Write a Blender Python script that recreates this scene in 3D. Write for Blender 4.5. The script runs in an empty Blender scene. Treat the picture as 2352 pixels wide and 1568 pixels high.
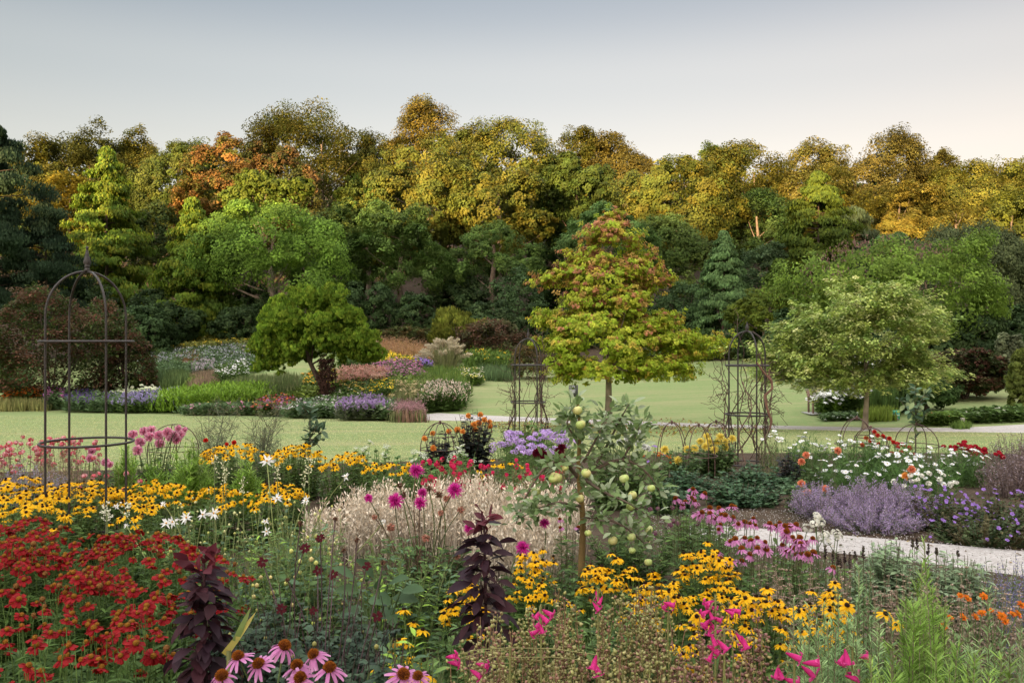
import bpy, math, random
import numpy as np
from math import radians, sin, cos, pi
SC = bpy.context.scene
COL = SC.collection
# ---------------------------------------------------------------- camera, sky, sun, exposure
EYE, F = 1.7, 1958.0                      # eye height (m) and focal length in photo pixels (2352 wide)
cam = bpy.data.cameras.new('camera'); co = bpy.data.objects.new('camera', cam); COL.objects.link(co)
co.location = (0, 0, EYE); co.rotation_euler = (radians(90), 0, 0)
cam.sensor_width = 36; cam.lens = 36 * F / 2352; cam.clip_start = .05; cam.clip_end = 3000
SC.camera = co
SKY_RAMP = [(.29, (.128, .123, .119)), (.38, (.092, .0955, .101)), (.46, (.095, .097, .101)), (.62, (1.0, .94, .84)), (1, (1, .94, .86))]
SUN_EL, SUN_AZ = radians(4.2), radians(202)      # azimuth clockwise from +Y: low, behind the camera's left shoulder
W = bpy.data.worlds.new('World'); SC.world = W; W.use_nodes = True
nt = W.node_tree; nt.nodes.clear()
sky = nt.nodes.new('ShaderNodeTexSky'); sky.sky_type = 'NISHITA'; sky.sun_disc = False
sky.sun_elevation = SUN_EL; sky.sun_rotation = SUN_AZ; sky.air_density = 1.0; sky.dust_density = 3.0; sky.ozone_density = 1.0
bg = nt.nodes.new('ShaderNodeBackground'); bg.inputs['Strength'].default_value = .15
wo = nt.nodes.new('ShaderNodeOutputWorld')
# grey sky, palest at the horizon, boosted above the view to light the garden
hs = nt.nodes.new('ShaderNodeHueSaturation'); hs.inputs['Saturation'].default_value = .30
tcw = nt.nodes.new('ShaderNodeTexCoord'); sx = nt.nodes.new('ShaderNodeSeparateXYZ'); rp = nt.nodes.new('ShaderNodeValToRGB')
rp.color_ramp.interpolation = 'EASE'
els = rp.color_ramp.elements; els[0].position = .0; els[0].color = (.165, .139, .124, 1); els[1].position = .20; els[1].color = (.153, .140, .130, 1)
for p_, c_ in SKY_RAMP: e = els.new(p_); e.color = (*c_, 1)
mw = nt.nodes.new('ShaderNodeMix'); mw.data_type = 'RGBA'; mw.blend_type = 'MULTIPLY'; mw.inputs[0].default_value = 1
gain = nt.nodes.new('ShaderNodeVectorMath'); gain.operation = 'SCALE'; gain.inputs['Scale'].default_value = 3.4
L_ = nt.links.new
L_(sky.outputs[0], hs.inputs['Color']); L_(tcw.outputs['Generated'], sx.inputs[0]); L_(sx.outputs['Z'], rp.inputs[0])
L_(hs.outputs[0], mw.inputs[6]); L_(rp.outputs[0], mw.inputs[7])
# sky tinted a little warmer towards the right
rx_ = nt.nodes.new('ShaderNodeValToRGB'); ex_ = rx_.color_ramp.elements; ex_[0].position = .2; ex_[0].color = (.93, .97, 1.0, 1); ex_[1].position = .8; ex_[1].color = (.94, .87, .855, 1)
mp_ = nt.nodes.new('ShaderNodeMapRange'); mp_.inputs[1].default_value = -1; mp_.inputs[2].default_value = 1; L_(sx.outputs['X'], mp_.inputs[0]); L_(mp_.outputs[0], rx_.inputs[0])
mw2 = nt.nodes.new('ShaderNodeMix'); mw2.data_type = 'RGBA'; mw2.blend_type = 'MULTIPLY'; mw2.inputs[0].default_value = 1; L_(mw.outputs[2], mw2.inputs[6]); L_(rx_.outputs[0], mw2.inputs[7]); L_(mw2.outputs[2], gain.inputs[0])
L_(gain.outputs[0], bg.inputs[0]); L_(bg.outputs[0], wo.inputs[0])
sl = bpy.data.lights.new('sun', 'SUN'); sl.energy = 2.7; sl.angle = radians(.8); sl.color = (1, .67, .33)
so = bpy.data.objects.new('sun', sl); COL.objects.link(so)
so.rotation_euler = (radians(90) - SUN_EL, 0, pi - SUN_AZ)
so.location = (0, -20, 60)
SC.view_settings.view_transform = 'Standard'; SC.view_settings.look = 'None'
SC.view_settings.exposure = 2.72; SC.view_settings.gamma = 1
SC.render.engine = 'CYCLES'
SC.cycles.max_bounces = 5; SC.cycles.diffuse_bounces = 3; SC.cycles.glossy_bounces = 2
SC.cycles.transmission_bounces = 3; SC.cycles.use_denoising = True; SC.cycles.caustics_reflective = False
rng = np.random.default_rng(7)
U = lambda a, b, n=None: rng.uniform(a, b, n)
A = np.array
# ---------------------------------------------------------------- mesh building helpers
def nrm(v):
    return v / np.maximum(np.linalg.norm(v, axis=-1, keepdims=True), 1e-9)
def rdir(n):
    return nrm(rng.normal(size=(n, 3)))
class MB:
    def __init__(s): s.V = []; s.C = []; s.Q = []; s.T = []; s.n = 0
    def add(s, v, q=None, t=None, col=(.5, .5, .5)):
        v = np.asarray(v, float).reshape(-1, 3); c = np.empty_like(v); c[:] = col
        s.V.append(v); s.C.append(c)
        if q is not None and len(q): s.Q.append(np.asarray(q, np.int64).reshape(-1, 4) + s.n)
        if t is not None and len(t): s.T.append(np.asarray(t, np.int64).reshape(-1, 3) + s.n)
        s.n += len(v)
    def scatter(s, T, P, Y, Z, L, Wd, col):
        """one copy of template T per point: Y is the growing axis, Z the face normal hint"""
        P = np.asarray(P, float); n = len(P)
        if n == 0: return
        Y = nrm(np.broadcast_to(np.asarray(Y, float), (n, 3))); Z = np.broadcast_to(np.asarray(Z, float), (n, 3))
        X = np.cross(Y, Z); bad = np.linalg.norm(X, axis=1) < 1e-4
        X[bad] = np.cross(Y[bad], rdir(bad.sum())) if bad.any() else X[bad]
        X = nrm(X); Z = np.cross(X, Y)
        L = np.broadcast_to(np.asarray(L, float), (n,))[:, None, None]; Wd = np.broadcast_to(np.asarray(Wd, float), (n,))[:, None, None]
        tv, q, t = T; k = len(tv)
        v = P[:, None] + X[:, None] * (Wd * tv[None, :, :1]) + Y[:, None] * (L * tv[None, :, 1:2]) + Z[:, None] * (L * tv[None, :, 2:3])
        c = np.broadcast_to(np.asarray(col, float), (n, 3))
        off = (np.arange(n) * k)[:, None, None]
        s.add(v.reshape(-1, 3), (q[None] + off).reshape(-1, 4) if len(q) else None, (t[None] + off).reshape(-1, 3) if len(t) else None, np.repeat(c, k, 0))
    def tubes(s, paths, r, col, sides=4):
        paths = np.asarray(paths, float); n, k, _ = paths.shape
        if n == 0: return
        r = np.broadcast_to(np.asarray(r, float), (n, k))
        tan = nrm(np.gradient(paths, axis=1))
        ref = np.where(np.abs(tan[:, :1, 2:3]) > .8, A([1., 0, 0]), A([0, 0, 1.]))
        x = nrm(np.cross(tan, np.broadcast_to(ref, tan.shape))); y = np.cross(tan, x)
        a = np.arange(sides) * 2 * pi / sides
        v = paths[:, :, None] + r[:, :, None, None] * (x[:, :, None] * np.cos(a)[:, None] + y[:, :, None] * np.sin(a)[:, None])
        i = np.arange(k - 1)[:, None] * sides; j = np.arange(sides)[None]; j2 = (j + 1) % sides
        q = np.stack([i + j, i + j2, i + sides + j2, i + sides + j], -1).reshape(-1, 4)
        off = (np.arange(n) * k * sides)[:, None, None]
        c = np.broadcast_to(np.asarray(col, float), (n, 3))
        s.add(v.reshape(-1, 3), (q[None] + off).reshape(-1, 4), None, np.repeat(c, k * sides, 0))
    def tube(s, pts, r, col, sides=8): s.tubes(A(pts, float)[None], np.broadcast_to(np.asarray(r, float), (len(pts),))[None], A(col, float)[None], sides)
    def box(s, c, d, col=(.5, .5, .5), rz=0):
        v = A([(x, y, z) for x in (-.5, .5) for y in (-.5, .5) for z in (-.5, .5)]) * A(d)
        R = A([[cos(rz), -sin(rz), 0], [sin(rz), cos(rz), 0], [0, 0, 1]])
        s.add(v @ R.T + A(c), [(0, 1, 3, 2), (4, 6, 7, 5), (0, 4, 5, 1), (2, 3, 7, 6), (0, 2, 6, 4), (1, 5, 7, 3)], None, col)
    def blobs(s, P, r, col, Zdir=None):
        P = np.asarray(P, float); n = len(P)
        if n == 0: return
        r = np.asarray(r, float); r = np.broadcast_to(r[:, None] if r.ndim == 1 and len(r) == n and n != 3 else r, (n, 3))
        tv, q, t = ICO; k = len(tv)
        if Zdir is None: v = P[:, None] + tv[None] * r[:, None]
        else:
            Zd = nrm(np.broadcast_to(Zdir, (n, 3))); X = nrm(np.cross(Zd, rdir(n))); Yd = np.cross(Zd, X)
            v = P[:, None] + X[:, None] * (tv[None, :, :1] * r[:, None, :1]) + Yd[:, None] * (tv[None, :, 1:2] * r[:, None, 1:2]) + Zd[:, None] * (tv[None, :, 2:3] * r[:, None, 2:3])
        off = (np.arange(n) * k)[:, None, None]
        s.add(v.reshape(-1, 3), None, (t[None] + off).reshape(-1, 3), np.repeat(np.broadcast_to(np.asarray(col, float), (n, 3)), k, 0))
    def lathe(s, prof, c, col, sides=12):
        m = len(prof); a = np.arange(sides) * 2 * pi / sides
        v = [(c[0] + r * cos(t), c[1] + r * sin(t), c[2] + z) for r, z in prof for t in a]
        q = [(i * sides + j, i * sides + (j + 1) % sides, (i + 1) * sides + (j + 1) % sides, (i + 1) * sides + j) for i in range(m - 1) for j in range(sides)]
        s.add(v, q, None, col)
    def mesh(s, name, mat, org=(0, 0, 0), smooth=True):
        me = bpy.data.meshes.new(name)
        if s.n == 0: return me
        V = np.concatenate(s.V) - A(org, float); C = np.concatenate(s.C)
        me.vertices.add(len(V)); me.vertices.foreach_set('co', V.astype(np.float32).ravel())
        Q = np.concatenate(s.Q) if s.Q else np.zeros((0, 4), int); T = np.concatenate(s.T) if s.T else np.zeros((0, 3), int)
        me.loops.add(Q.size + T.size); me.loops.foreach_set('vertex_index', np.concatenate([Q.ravel(), T.ravel()]).astype(np.int32))
        me.polygons.add(len(Q) + len(T))
        st = np.concatenate([np.arange(len(Q)) * 4, Q.size + np.arange(len(T)) * 3]).astype(np.int32)
        me.polygons.foreach_set('loop_start', st)
        me.polygons.foreach_set('use_smooth', np.full(len(st), smooth))
        at = me.attributes.new('tint', 'FLOAT_COLOR', 'POINT')
        at.data.foreach_set('color', np.concatenate([np.clip(C, 0, 1), np.ones((len(C), 1))], 1).astype(np.float32).ravel())
        me.materials.append(mat); me.update(calc_edges=True)
        return me
    def build(s, name, mat, parent=None, smooth=True, label=None):
        org = parent_org(parent)
        o = bpy.data.objects.new(name, s.mesh(name, mat, org, smooth)); COL.objects.link(o)
        if parent: o.parent = parent
        if label: o['label'] = label
        return o
def parent_org(p):
    v = A([0., 0, 0])
    while p: v = v + A(p.location); p = p.parent
    return v
def thing(name, label, cat, loc, group=None):
    o = bpy.data.objects.new(name, None); o.empty_display_size = .2; COL.objects.link(o); o.location = [float(c) for c in loc]
    o['label'] = label; o['category'] = cat
    if group: o['group'] = group
    return o
def setk(o, kind): o['kind'] = kind; return o
def part(name, me, parent, loc, R=None, s=1.0, label=None):
    """link a mesh shared by many parts; loc in world space"""
    import mathutils
    o = bpy.data.objects.new(name, me); COL.objects.link(o); o.parent = parent
    M = mathutils.Matrix.Translation([float(a - b) for a, b in zip(loc, parent_org(parent))])
    if R is not None: M = M @ mathutils.Matrix([[float(c) for c in r] for r in R]).to_4x4()
    M = M @ mathutils.Matrix.Scale(float(s), 4)
    o.matrix_local = M
    if label: o['label'] = label
    return o
# templates: (verts with length 1 along y and width 1 along x, quads, tris)
def tmpl(v, q=(), t=()): return (A(v, float), A(q, int).reshape(-1, 4), A(t, int).reshape(-1, 3))
DIA = tmpl([(0, 0, 0), (.5, .45, .09), (0, 1, -.12), (-.5, .45, .09)], [(0, 1, 2, 3)])
CLUMP = tmpl([(-.1, 0, 0), (.1, 0, 0), (.45, .35, .12), (.5, .62, -.05), (.22, .8, .1), (0, 1, -.12), (-.25, .74, .05), (-.5, .5, -.06), (-.4, .25, .14), (0, .5, .16)],
             [(0, 1, 2, 9), (9, 2, 3, 4), (9, 4, 5, 6), (9, 6, 7, 8)], [(0, 9, 8)])
LEAF = tmpl([(0, 0, 0), (.34, .22, .05), (.5, .5, .06), (.3, .8, -.02), (0, 1, -.12), (-.3, .8, -.02), (-.5, .5, .06), (-.34, .22, .05), (0, .3, .0), (0, .7, -.03)],
            [(0, 1, 2, 8), (8, 2, 3, 9), (8, 9, 5, 6), (0, 8, 6, 7)], [(9, 3, 4), (9, 4, 5)])
LANCE = tmpl([(0, 0, 0), (.5, .35, .03), (.4, .65, -.03), (0, 1, -.22), (-.4, .65, -.03), (-.5, .35, .03), (0, .35, -.01), (0, .65, -.06)],
             [(6, 1, 2, 7), (6, 7, 4, 5)], [(0, 1, 6), (0, 6, 5), (7, 2, 3), (7, 3, 4)])
BLADE = tmpl([(-.5, 0, 0), (.5, 0, 0), (.45, .35, .0), (-.45, .35, .0), (.32, .7, -.06), (-.32, .7, -.06), (0, 1, -.2)],
             [(0, 1, 2, 3), (3, 2, 4, 5)], [(5, 4, 6)])
NEED = tmpl([(-.5, 0, 0), (.5, 0, 0), (.5, .6, .02), (0, 1, -.04), (-.5, .6, .02)], [(0, 1, 2, 4)], [(4, 2, 3)])
def _ico(sub=1):
    import bmesh
    b = bmesh.new(); bmesh.ops.create_icosphere(b, subdivisions=sub, radius=1)
    v = A([x.co[:] for x in b.verts]); b.verts.ensure_lookup_table(); t = A([[x.index for x in f.verts] for f in b.faces]); b.free()
    return tmpl(v, (), t)
OCT = tmpl([(.5, .4, 0), (0, .4, .5), (-.5, .4, 0), (0, .4, -.5), (0, 0, 0), (0, 1, 0)], (), [(1, 0, 4), (2, 1, 4), (3, 2, 4), (0, 3, 4), (0, 1, 5), (1, 2, 5), (2, 3, 5), (3, 0, 5)])
ICO = _ico(1); ICO2 = _ico(2)
# ---------------------------------------------------------------- materials
def mk(name):
    m = bpy.data.materials.new(name); m.use_nodes = True; n = m.node_tree; n.nodes.clear()
    return m, n, lambda t, **k: _node(n, t, k)
def _node(n, t, k):
    x = n.nodes.new(t)
    for a, b in k.items():
        if a in x.inputs: x.inputs[a].default_value = b
        else: setattr(x, a, b)
    return x
def tinted(name, rough=.55, spec=.3, transl=.25, var=.35, scale=6.0, bump=0, metal=0, fine=0):
    m, n, N = mk(name); lk = n.links.new
    at = N('ShaderNodeAttribute', attribute_name='tint'); tc = N('ShaderNodeTexCoord')
    no = N('ShaderNodeTexNoise', Scale=scale, Detail=3.0); lk(tc.outputs['Object'], no.inputs['Vector'])
    mr = N('ShaderNodeMapRange'); mr.inputs[1].default_value = .25; mr.inputs[2].default_value = .75
    mr.inputs[3].default_value = 1 - var; mr.inputs[4].default_value = 1 + var; lk(no.outputs[0], mr.inputs[0])
    mx = N('ShaderNodeVectorMath', operation='SCALE'); lk(at.outputs['Color'], mx.inputs[0]); lk(mr.outputs[0], mx.inputs['Scale'])
    p = N('ShaderNodeBsdfPrincipled', Roughness=rough, Metallic=metal); p.inputs['Specular IOR Level'].default_value = spec
    lk(mx.outputs[0], p.inputs['Base Color']); out = N('ShaderNodeOutputMaterial'); sh = p.outputs[0]
    if bump:
        n2 = N('ShaderNodeTexNoise', Scale=fine or scale * 4, Detail=4.0); lk(tc.outputs['Object'], n2.inputs['Vector'])
        b = N('ShaderNodeBump', Strength=bump, Distance=.02); lk(n2.outputs[0], b.inputs['Height']); lk(b.outputs[0], p.inputs['Normal'])
    if transl:
        tr = N('ShaderNodeBsdfTranslucent'); lk(mx.outputs[0], tr.inputs[0])
        ms = N('ShaderNodeMixShader'); ms.inputs[0].default_value = transl; lk(sh, ms.inputs[1]); lk(tr.outputs[0], ms.inputs[2]); sh = ms.outputs[0]
    lk(sh, out.inputs[0]); return m
M_LEAF = tinted('leaf', .6, .18, .3, .25, 9)
M_FAR = tinted('tree_foliage', .65, .12, .38, .3, .7)
M_PETAL = tinted('petal', .6, .15, .35, .12, 40)
M_CONE = tinted('flower_cone', .8, .1, 0, .35, 160, .6, 0, 300)
M_STEM = tinted('stem', .6, .25, 0, .25, 14)
M_BARK = tinted('bark', .85, .15, 0, .4, 3.0, .8, 0, 14)
M_IRON = tinted('painted_iron', .5, .4, 0, .35, 22, .25, .0, 90)
M_WOOD = tinted('weathered_wood', .75, .2, 0, .3, 12, .3, 0, 40)
M_PANEL = tinted('sign_panel', .4, .4, 0, .08, 6)
M_FRUIT = tinted('apple_skin', .35, .4, .06, .14, 26, .05, 0, 90)
M_FLUFF = tinted('plume', .9, .05, .4, .2, 8)
def ground_mat(name, cols, scales, stripe=0, bump=.4, bscale=60, rough=.9):
    m, n, N = mk(name); lk = n.links.new; tc = N('ShaderNodeTexCoord')
    def noise(s, d=5.0, stretch=None):
        x = N('ShaderNodeTexNoise', Scale=s, Detail=d)
        if stretch:
            mp = N('ShaderNodeMapping'); mp.inputs['Scale'].default_value = stretch; mp.inputs['Rotation'].default_value = (0, 0, .18); lk(tc.outputs['Object'], mp.inputs[0]); lk(mp.outputs[0], x.inputs['Vector'])
        else: lk(tc.outputs['Object'], x.inputs['Vector'])
        return x.outputs[0]
    cur = None
    for i, c in enumerate(cols):
        if cur is None:
            rgb = N('ShaderNodeRGB'); rgb.outputs[0].default_value = (*c, 1); cur = rgb.outputs[0]; continue
        s = scales[i - 1]; f = noise(s[0], 4.0, s[2] if len(s) > 2 else None)
        mr = N('ShaderNodeMapRange'); mr.inputs[1].default_value = .42; mr.inputs[2].default_value = .68; mr.inputs[3].default_value = 0; mr.inputs[4].default_value = s[1]; lk(f, mr.inputs[0])
        mx = N('ShaderNodeMix', data_type='RGBA'); lk(mr.outputs[0], mx.inputs[0]); lk(cur, mx.inputs[6]); mx.inputs[7].default_value = (*c, 1); cur = mx.outputs[2]
    p = N('ShaderNodeBsdfPrincipled', Roughness=rough); p.inputs['Specular IOR Level'].default_value = .1; lk(cur, p.inputs['Base Color'])
    b = N('ShaderNodeBump', Strength=bump, Distance=.03); lk(noise(bscale, 6.0), b.inputs['Height']); lk(b.outputs[0], p.inputs['Normal'])
    lk(p.outputs[0], N('ShaderNodeOutputMaterial').inputs[0]); return m
M_LAWN = ground_mat('mown_lawn', [(.20, .265, .10), (.29, .285, .14), (.15, .225, .08), (.32, .28, .15), (.11, .16, .055)],
                    [(.35, .9, (.3, 1.6, 1)), (1.1, .75, (.3, 2.6, 1)), (6, .4), (60, .25)], bump=.55, bscale=38)
M_SOIL = ground_mat('garden_soil', [(.075, .052, .036), (.12, .085, .06), (.04, .03, .02)], [(3, .8), (25, .7)], bump=.9, bscale=45)
M_PATHS = ground_mat('gravel', [(.48, .445, .43), (.56, .52, .50), (.34, .30, .28)], [(1.2, .75), (22, .8)], bump=.9, bscale=45)
# ---------------------------------------------------------------- terrain
def sst(a, b, x):
    t = np.clip((np.asarray(x, float) - a) / (b - a), 0, 1); return t * t * (3 - 2 * t)
def zg(x, y):
    x = np.asarray(x, float); y = np.asarray(y, float)
    yv = np.clip(33 - .45 * x, 22, 48); k = .137 + (.043 - .137) * sst(-14, 4, x); y1 = 66 - 6 * sst(-14, 4, x)
    z = -.05 * np.clip(np.minimum(y, yv) - 6, 0, None)
    a = np.clip(np.minimum(y, y1) - yv, 0, None); z = z + k * (np.sqrt(a * a + 1) - 1)
    z = z + .17 * np.clip(np.minimum(y, 104) - y1, 0, None) + .42 * np.clip(np.minimum(y, 158) - 104, 0, None) * sst(100, 120, y)
    rid = 30.5 + 2.0 * np.sin(x * .021 + 1.0) + 1.4 * np.sin(x * .057) + .7 * np.sin(x * .15 + 2) + .4 * np.sin(x * .37)  # unseen ridge behind the camera, added to shade the garden from the low sun
    z = z + rid * sst(-45, -150, y) * (1 - .0 * x)
    return z
def X(px, d): return (px - 1176) / F * d
def PX(px, py, d): return A([X(px, d), d, EYE - (py - 782) / F * d])
def zpy(py, d): return EYE - (py - 782) / F * d
def gp(px, d): x = X(px, d); return A([x, d, float(zg(x, d))])
_ds = np.linspace(8, 90, 1200)
def dfor(px, py):
    """distance at which the ground is seen at this height"""
    yy = 782 + (EYE - zg(X(px, _ds), _ds)) / _ds * F
    i = np.argmax(yy <= py); return float(_ds[i]) if (yy <= py).any() else 89.0
def sheet(name, xs, ys, dz, mat, kind='structure'):
    gx, gy = np.meshgrid(xs, ys); v = np.stack([gx, gy, zg(gx, gy) + dz], -1).reshape(-1, 3); return grid(name, v, len(ys), len(xs), mat, kind)
def grid(name, v, r, c, mat, kind='structure'):
    i = np.arange(r - 1)[:, None] * c + np.arange(c - 1)[None]; q = np.stack([i, i + 1, i + c + 1, i + c], -1).reshape(-1, 4)
    b = MB(); b.add(v, q); o = b.build(name, mat)
    if kind: o['kind'] = kind
    return o
def nonuni(lo, hi, near, n): t = np.linspace(-1, 1, n); s = np.sign(t) * np.abs(t) ** 2.2; return np.where(s < 0, -lo * s, hi * s) * 1.0 + near
sheet('lawn', nonuni(-700, 700, 0, 181), np.concatenate([np.arange(-420, -20, 8.), np.arange(-20, 140, .8), np.arange(140, 900, 40.)]), 0, M_LAWN)
def ribbon(name, left, right, dz, mat, n=60, rows=9, crown=False):
    """a sheet laid on the ground between two lines of (x, y)"""
    def rs(p):
        p = A(p, float); s = np.concatenate([[0], np.cumsum(np.linalg.norm(np.diff(p, axis=0), axis=1))]); t = np.linspace(0, s[-1], n); return np.stack([np.interp(t, s, p[:, 0]), np.interp(t, s, p[:, 1])], 1)
    a, b = rs(left), rs(right); w = np.linspace(0, 1, rows)[:, None, None]; g = a[None] * (1 - w) + b[None] * w
    dzz = dz if not crown else dz - (dz + .02) * np.abs(2 * w[..., 0] - 1) ** 14
    v = np.concatenate([g, (zg(g[..., 0], g[..., 1]) + dzz)[..., None]], -1).reshape(-1, 3)
    return grid(name, v, rows, n, mat)
# soil of the near beds, of the far borders, and of the woodland floor
ribbon('bed_soil', [(-13, -6), (-12.5, 4), (-11, 12.5), (-5, 14), (-1, 15.5), (4, 17), (9, 17), (14, 15.5)], [(-12.9, -7), (0, -8), (4, -8), (8, -8), (14, -7), (18, -2), (18, 4), (17, 9)], .03, M_SOIL, 90, 30)
ribbon('woodland_floor', [(-120, 68), (-14, 66.5), (4, 60.5), (30, 58), (120, 55)], [(-120, 175), (-14, 175), (4, 175), (30, 175), (120, 175)], .06, M_SOIL, 180, 90)
def pxline(pts): return [(X(a, dfor(a, b)), dfor(a, b)) for a, b in pts]
ribbon('far_path', pxline([(930, 955.5), (1010, 946), (1200, 956), (1500, 967), (1700, 975), (2000, 981), (2200, 981), (2352, 973), (2520, 968)]),
       pxline([(930, 957), (970, 963), (1200, 966), (1500, 975), (1700, 981), (2000, 988), (2200, 990), (2352, 992), (2520, 994)]), .035, M_PATHS, 160, 25, True)
NP = [(3.1, 7.6), (2.2, 9.2), (1.5, 9.6), (.5, 9.2)]
ribbon('near_path', [(1.75, 8.35), (2.1, 8.2), (2.45, 8.05), (3.3, 7.55), (4.3, 6.95), (5.6, 6.0), (7.5, 4.4)], [(1.55, 7.5), (1.82, 7.4), (2.1, 7.27), (2.92, 6.68), (3.75, 6.0), (4.9, 5.05), (6.3, 3.6)], .05, M_PATHS, 60, 25, True)
# ---------------------------------------------------------------- trees
def cr(cols, n, wts=None, v=.25):
    """one tint per clump, out of the tree's own leaf colours"""
    cols = A(cols, float); i = rng.choice(len(cols), n, p=None if wts is None else A(wts) / sum(wts)); return cols[i] * U(1 - v, 1 + v, (n, 1))
def leafmass(b, sub, cen, rad, per, ls, cols, mode='out', T=DIA, wr=.75, out=.9):
    """leaves scattered round the clump points: cen is the lobe or crown centre each clump faces away from"""
    n = len(sub); idx = np.repeat(np.arange(n), per); m = len(idx)
    g = rng.normal(size=(m, 3)); g *= (np.minimum(np.linalg.norm(g, axis=1), 1.75) / np.linalg.norm(g, axis=1))[:, None]; g *= A([1, 1, .7]); p = sub[idx] + g * np.broadcast_to(rad, (n,))[idx][:, None] * .55
    o = nrm(p - cen[idx]); c = cols[idx] * U(.8, 1.2, (m, 1)); j = rdir(m)
    if mode == 'out': Z = nrm(o * out * 1.5 + j * .45 + A([0, 0, .45])); Y = np.cross(Z, rdir(m)) + A([0, 0, -.25])
    elif mode == 'droop': Y = nrm(A([0, 0, -1.]) + o * .45 + j * .35); Z = o + j * .5
    elif mode == 'up': Y = nrm(A([0, 0, 1.1]) + o * .4 + j * .3); Z = o + j * .6
    elif mode == 'flat': Z = nrm(A([0, 0, 1.]) + j * .45 + o * .3); Y = o * A([1, 1, .2]) + j * .6
    L = ls * U(.65, 1.3, m)
    b.scatter(T, p - Y * L[:, None] * .4, Y, Z, L, L * wr, c)
def crown_round(cen, r, nl, nsub, per, ls, cols, wts=None, mode='out', T=DIA, lob=(.3, .44), spread=.62, low=-.55, wr=.75, v=.25, b=None, warp=0):
    b = b or MB(); cen = A(cen); r = A(r, float); i = np.arange(nl) + .5
    ph = np.arccos(1 - 2 * i / nl); th = pi * (1 + 5 ** .5) * i + U(0, 6)
    u = np.stack([np.cos(th) * np.sin(ph), np.sin(th) * np.sin(ph), np.cos(ph)], 1); u = nrm(u + rng.normal(size=u.shape) * .18); u = u[u[:, 2] > low]; nl = len(u)
    lc = cen + u * r * U(spread - .17, spread + .12, (nl, 1)); lr = U(lob[0], lob[1], nl)[:, None] * r
    li = np.repeat(np.arange(nl), nsub); w = nrm(rdir(len(li)) + u[li] * .55 + A([0, 0, .12]))
    sub = lc[li] + w * lr[li] * U(.72, 1.06, (len(li), 1))
    if warp:
        R0 = r.mean(); k_ = (2.4 / R0) * U(.8, 1.3, 3); f_ = U(0, 6, 3); q_ = sub - cen; w_ = np.stack([np.sin(q_[:, 1] * k_[0] + f_[0]) + np.sin(q_[:, 2] * k_[1] * 2.1 + f_[1]) * .6, np.sin(q_[:, 2] * k_[1] + f_[1]), np.sin(q_[:, 0] * k_[2] + f_[2]) + np.sin(q_[:, 0] * k_[0] * 2.3 + f_[0]) * .6 + np.sin(q_[:, 1] * k_[2] * 2 + f_[1]) * .4], 1); sub = sub + w_ * R0 * warp * A([1, 1, .8])
        gap = np.sin(q_[:, 0] * k_[1] * 2.6 + f_[2]) + np.sin(q_[:, 2] * k_[0] * 3.1 + f_[0]) + np.sin(q_[:, 1] * k_[2] * 2.4 + f_[1]); ok = (gap > -1.25) | (rng.random(len(sub)) < .25); sub, li, w = sub[ok], li[ok], w[ok]
    inside = np.zeros(len(sub), bool)
    for k in range(nl): inside |= (np.linalg.norm((sub - lc[k]) / lr[k], axis=1) < .62)
    keep = ~inside | (rng.random(len(sub)) < .08); sub, li = sub[keep], li[keep]
    lobe_tone = U(1 - v * .6, 1 + v * .6, (nl, 1))
    leafmass(b, sub, lc[li], lr[li].mean(1) * .36, per, ls, cr(cols, len(sub), wts, v) * lobe_tone[li], mode, T, wr)
    return b, lc
def crown_cone(cen_xy, z0, z1, R, prof, n, per, ls, cols, wts=None, mode='droop', T=DIA, tiers=14, jit=.2, wr=.6, cl=.5, v=.22, flat=.0, b=None):
    """branches in rough whorls round a central stem; prof(t) is the relative radius at relative height t"""
    b = b or MB(); nb = tiers * 9; tt = (np.repeat(np.arange(tiers), 9) + U(-.45, .45, nb) + .5) / tiers; tt = np.clip(tt, .0, .995)
    th = U(0, 2 * pi, nb); rr = R * prof(tt) * U(1 - jit * 1.4, 1 + jit, nb)
    bi = rng.integers(0, nb, n); f = U(.35, 1.0, n) ** .6
    rad = rr[bi] * f; a = th[bi] + rng.normal(size=n) * .16
    z = z0 + (z1 - z0) * tt[bi] + rad * flat - rr[bi] * f * f * .12
    sub = np.stack([cen_xy[0] + np.cos(a) * rad, cen_xy[1] + np.sin(a) * rad, z], 1)
    cen = np.stack([np.full(n, cen_xy[0]), np.full(n, cen_xy[1]), z - .3 * rad - .2], 1)
    bt = U(1 - v, 1 + v, nb)
    leafmass(b, sub, cen, np.full(n, cl), per, ls, cr(cols, n, wts, v) * bt[bi][:, None], mode, T, wr)
    lim = np.stack([np.stack([np.full(nb, cen_xy[0]), np.full(nb, cen_xy[1]), z0 + (z1 - z0) * tt - .1 * rr], 1), np.stack([cen_xy[0] + np.cos(th) * rr * .85, cen_xy[1] + np.sin(th) * rr * .85, z0 + (z1 - z0) * tt + rr * (flat - .08)], 1)], 1)
    return b, lim
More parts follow.
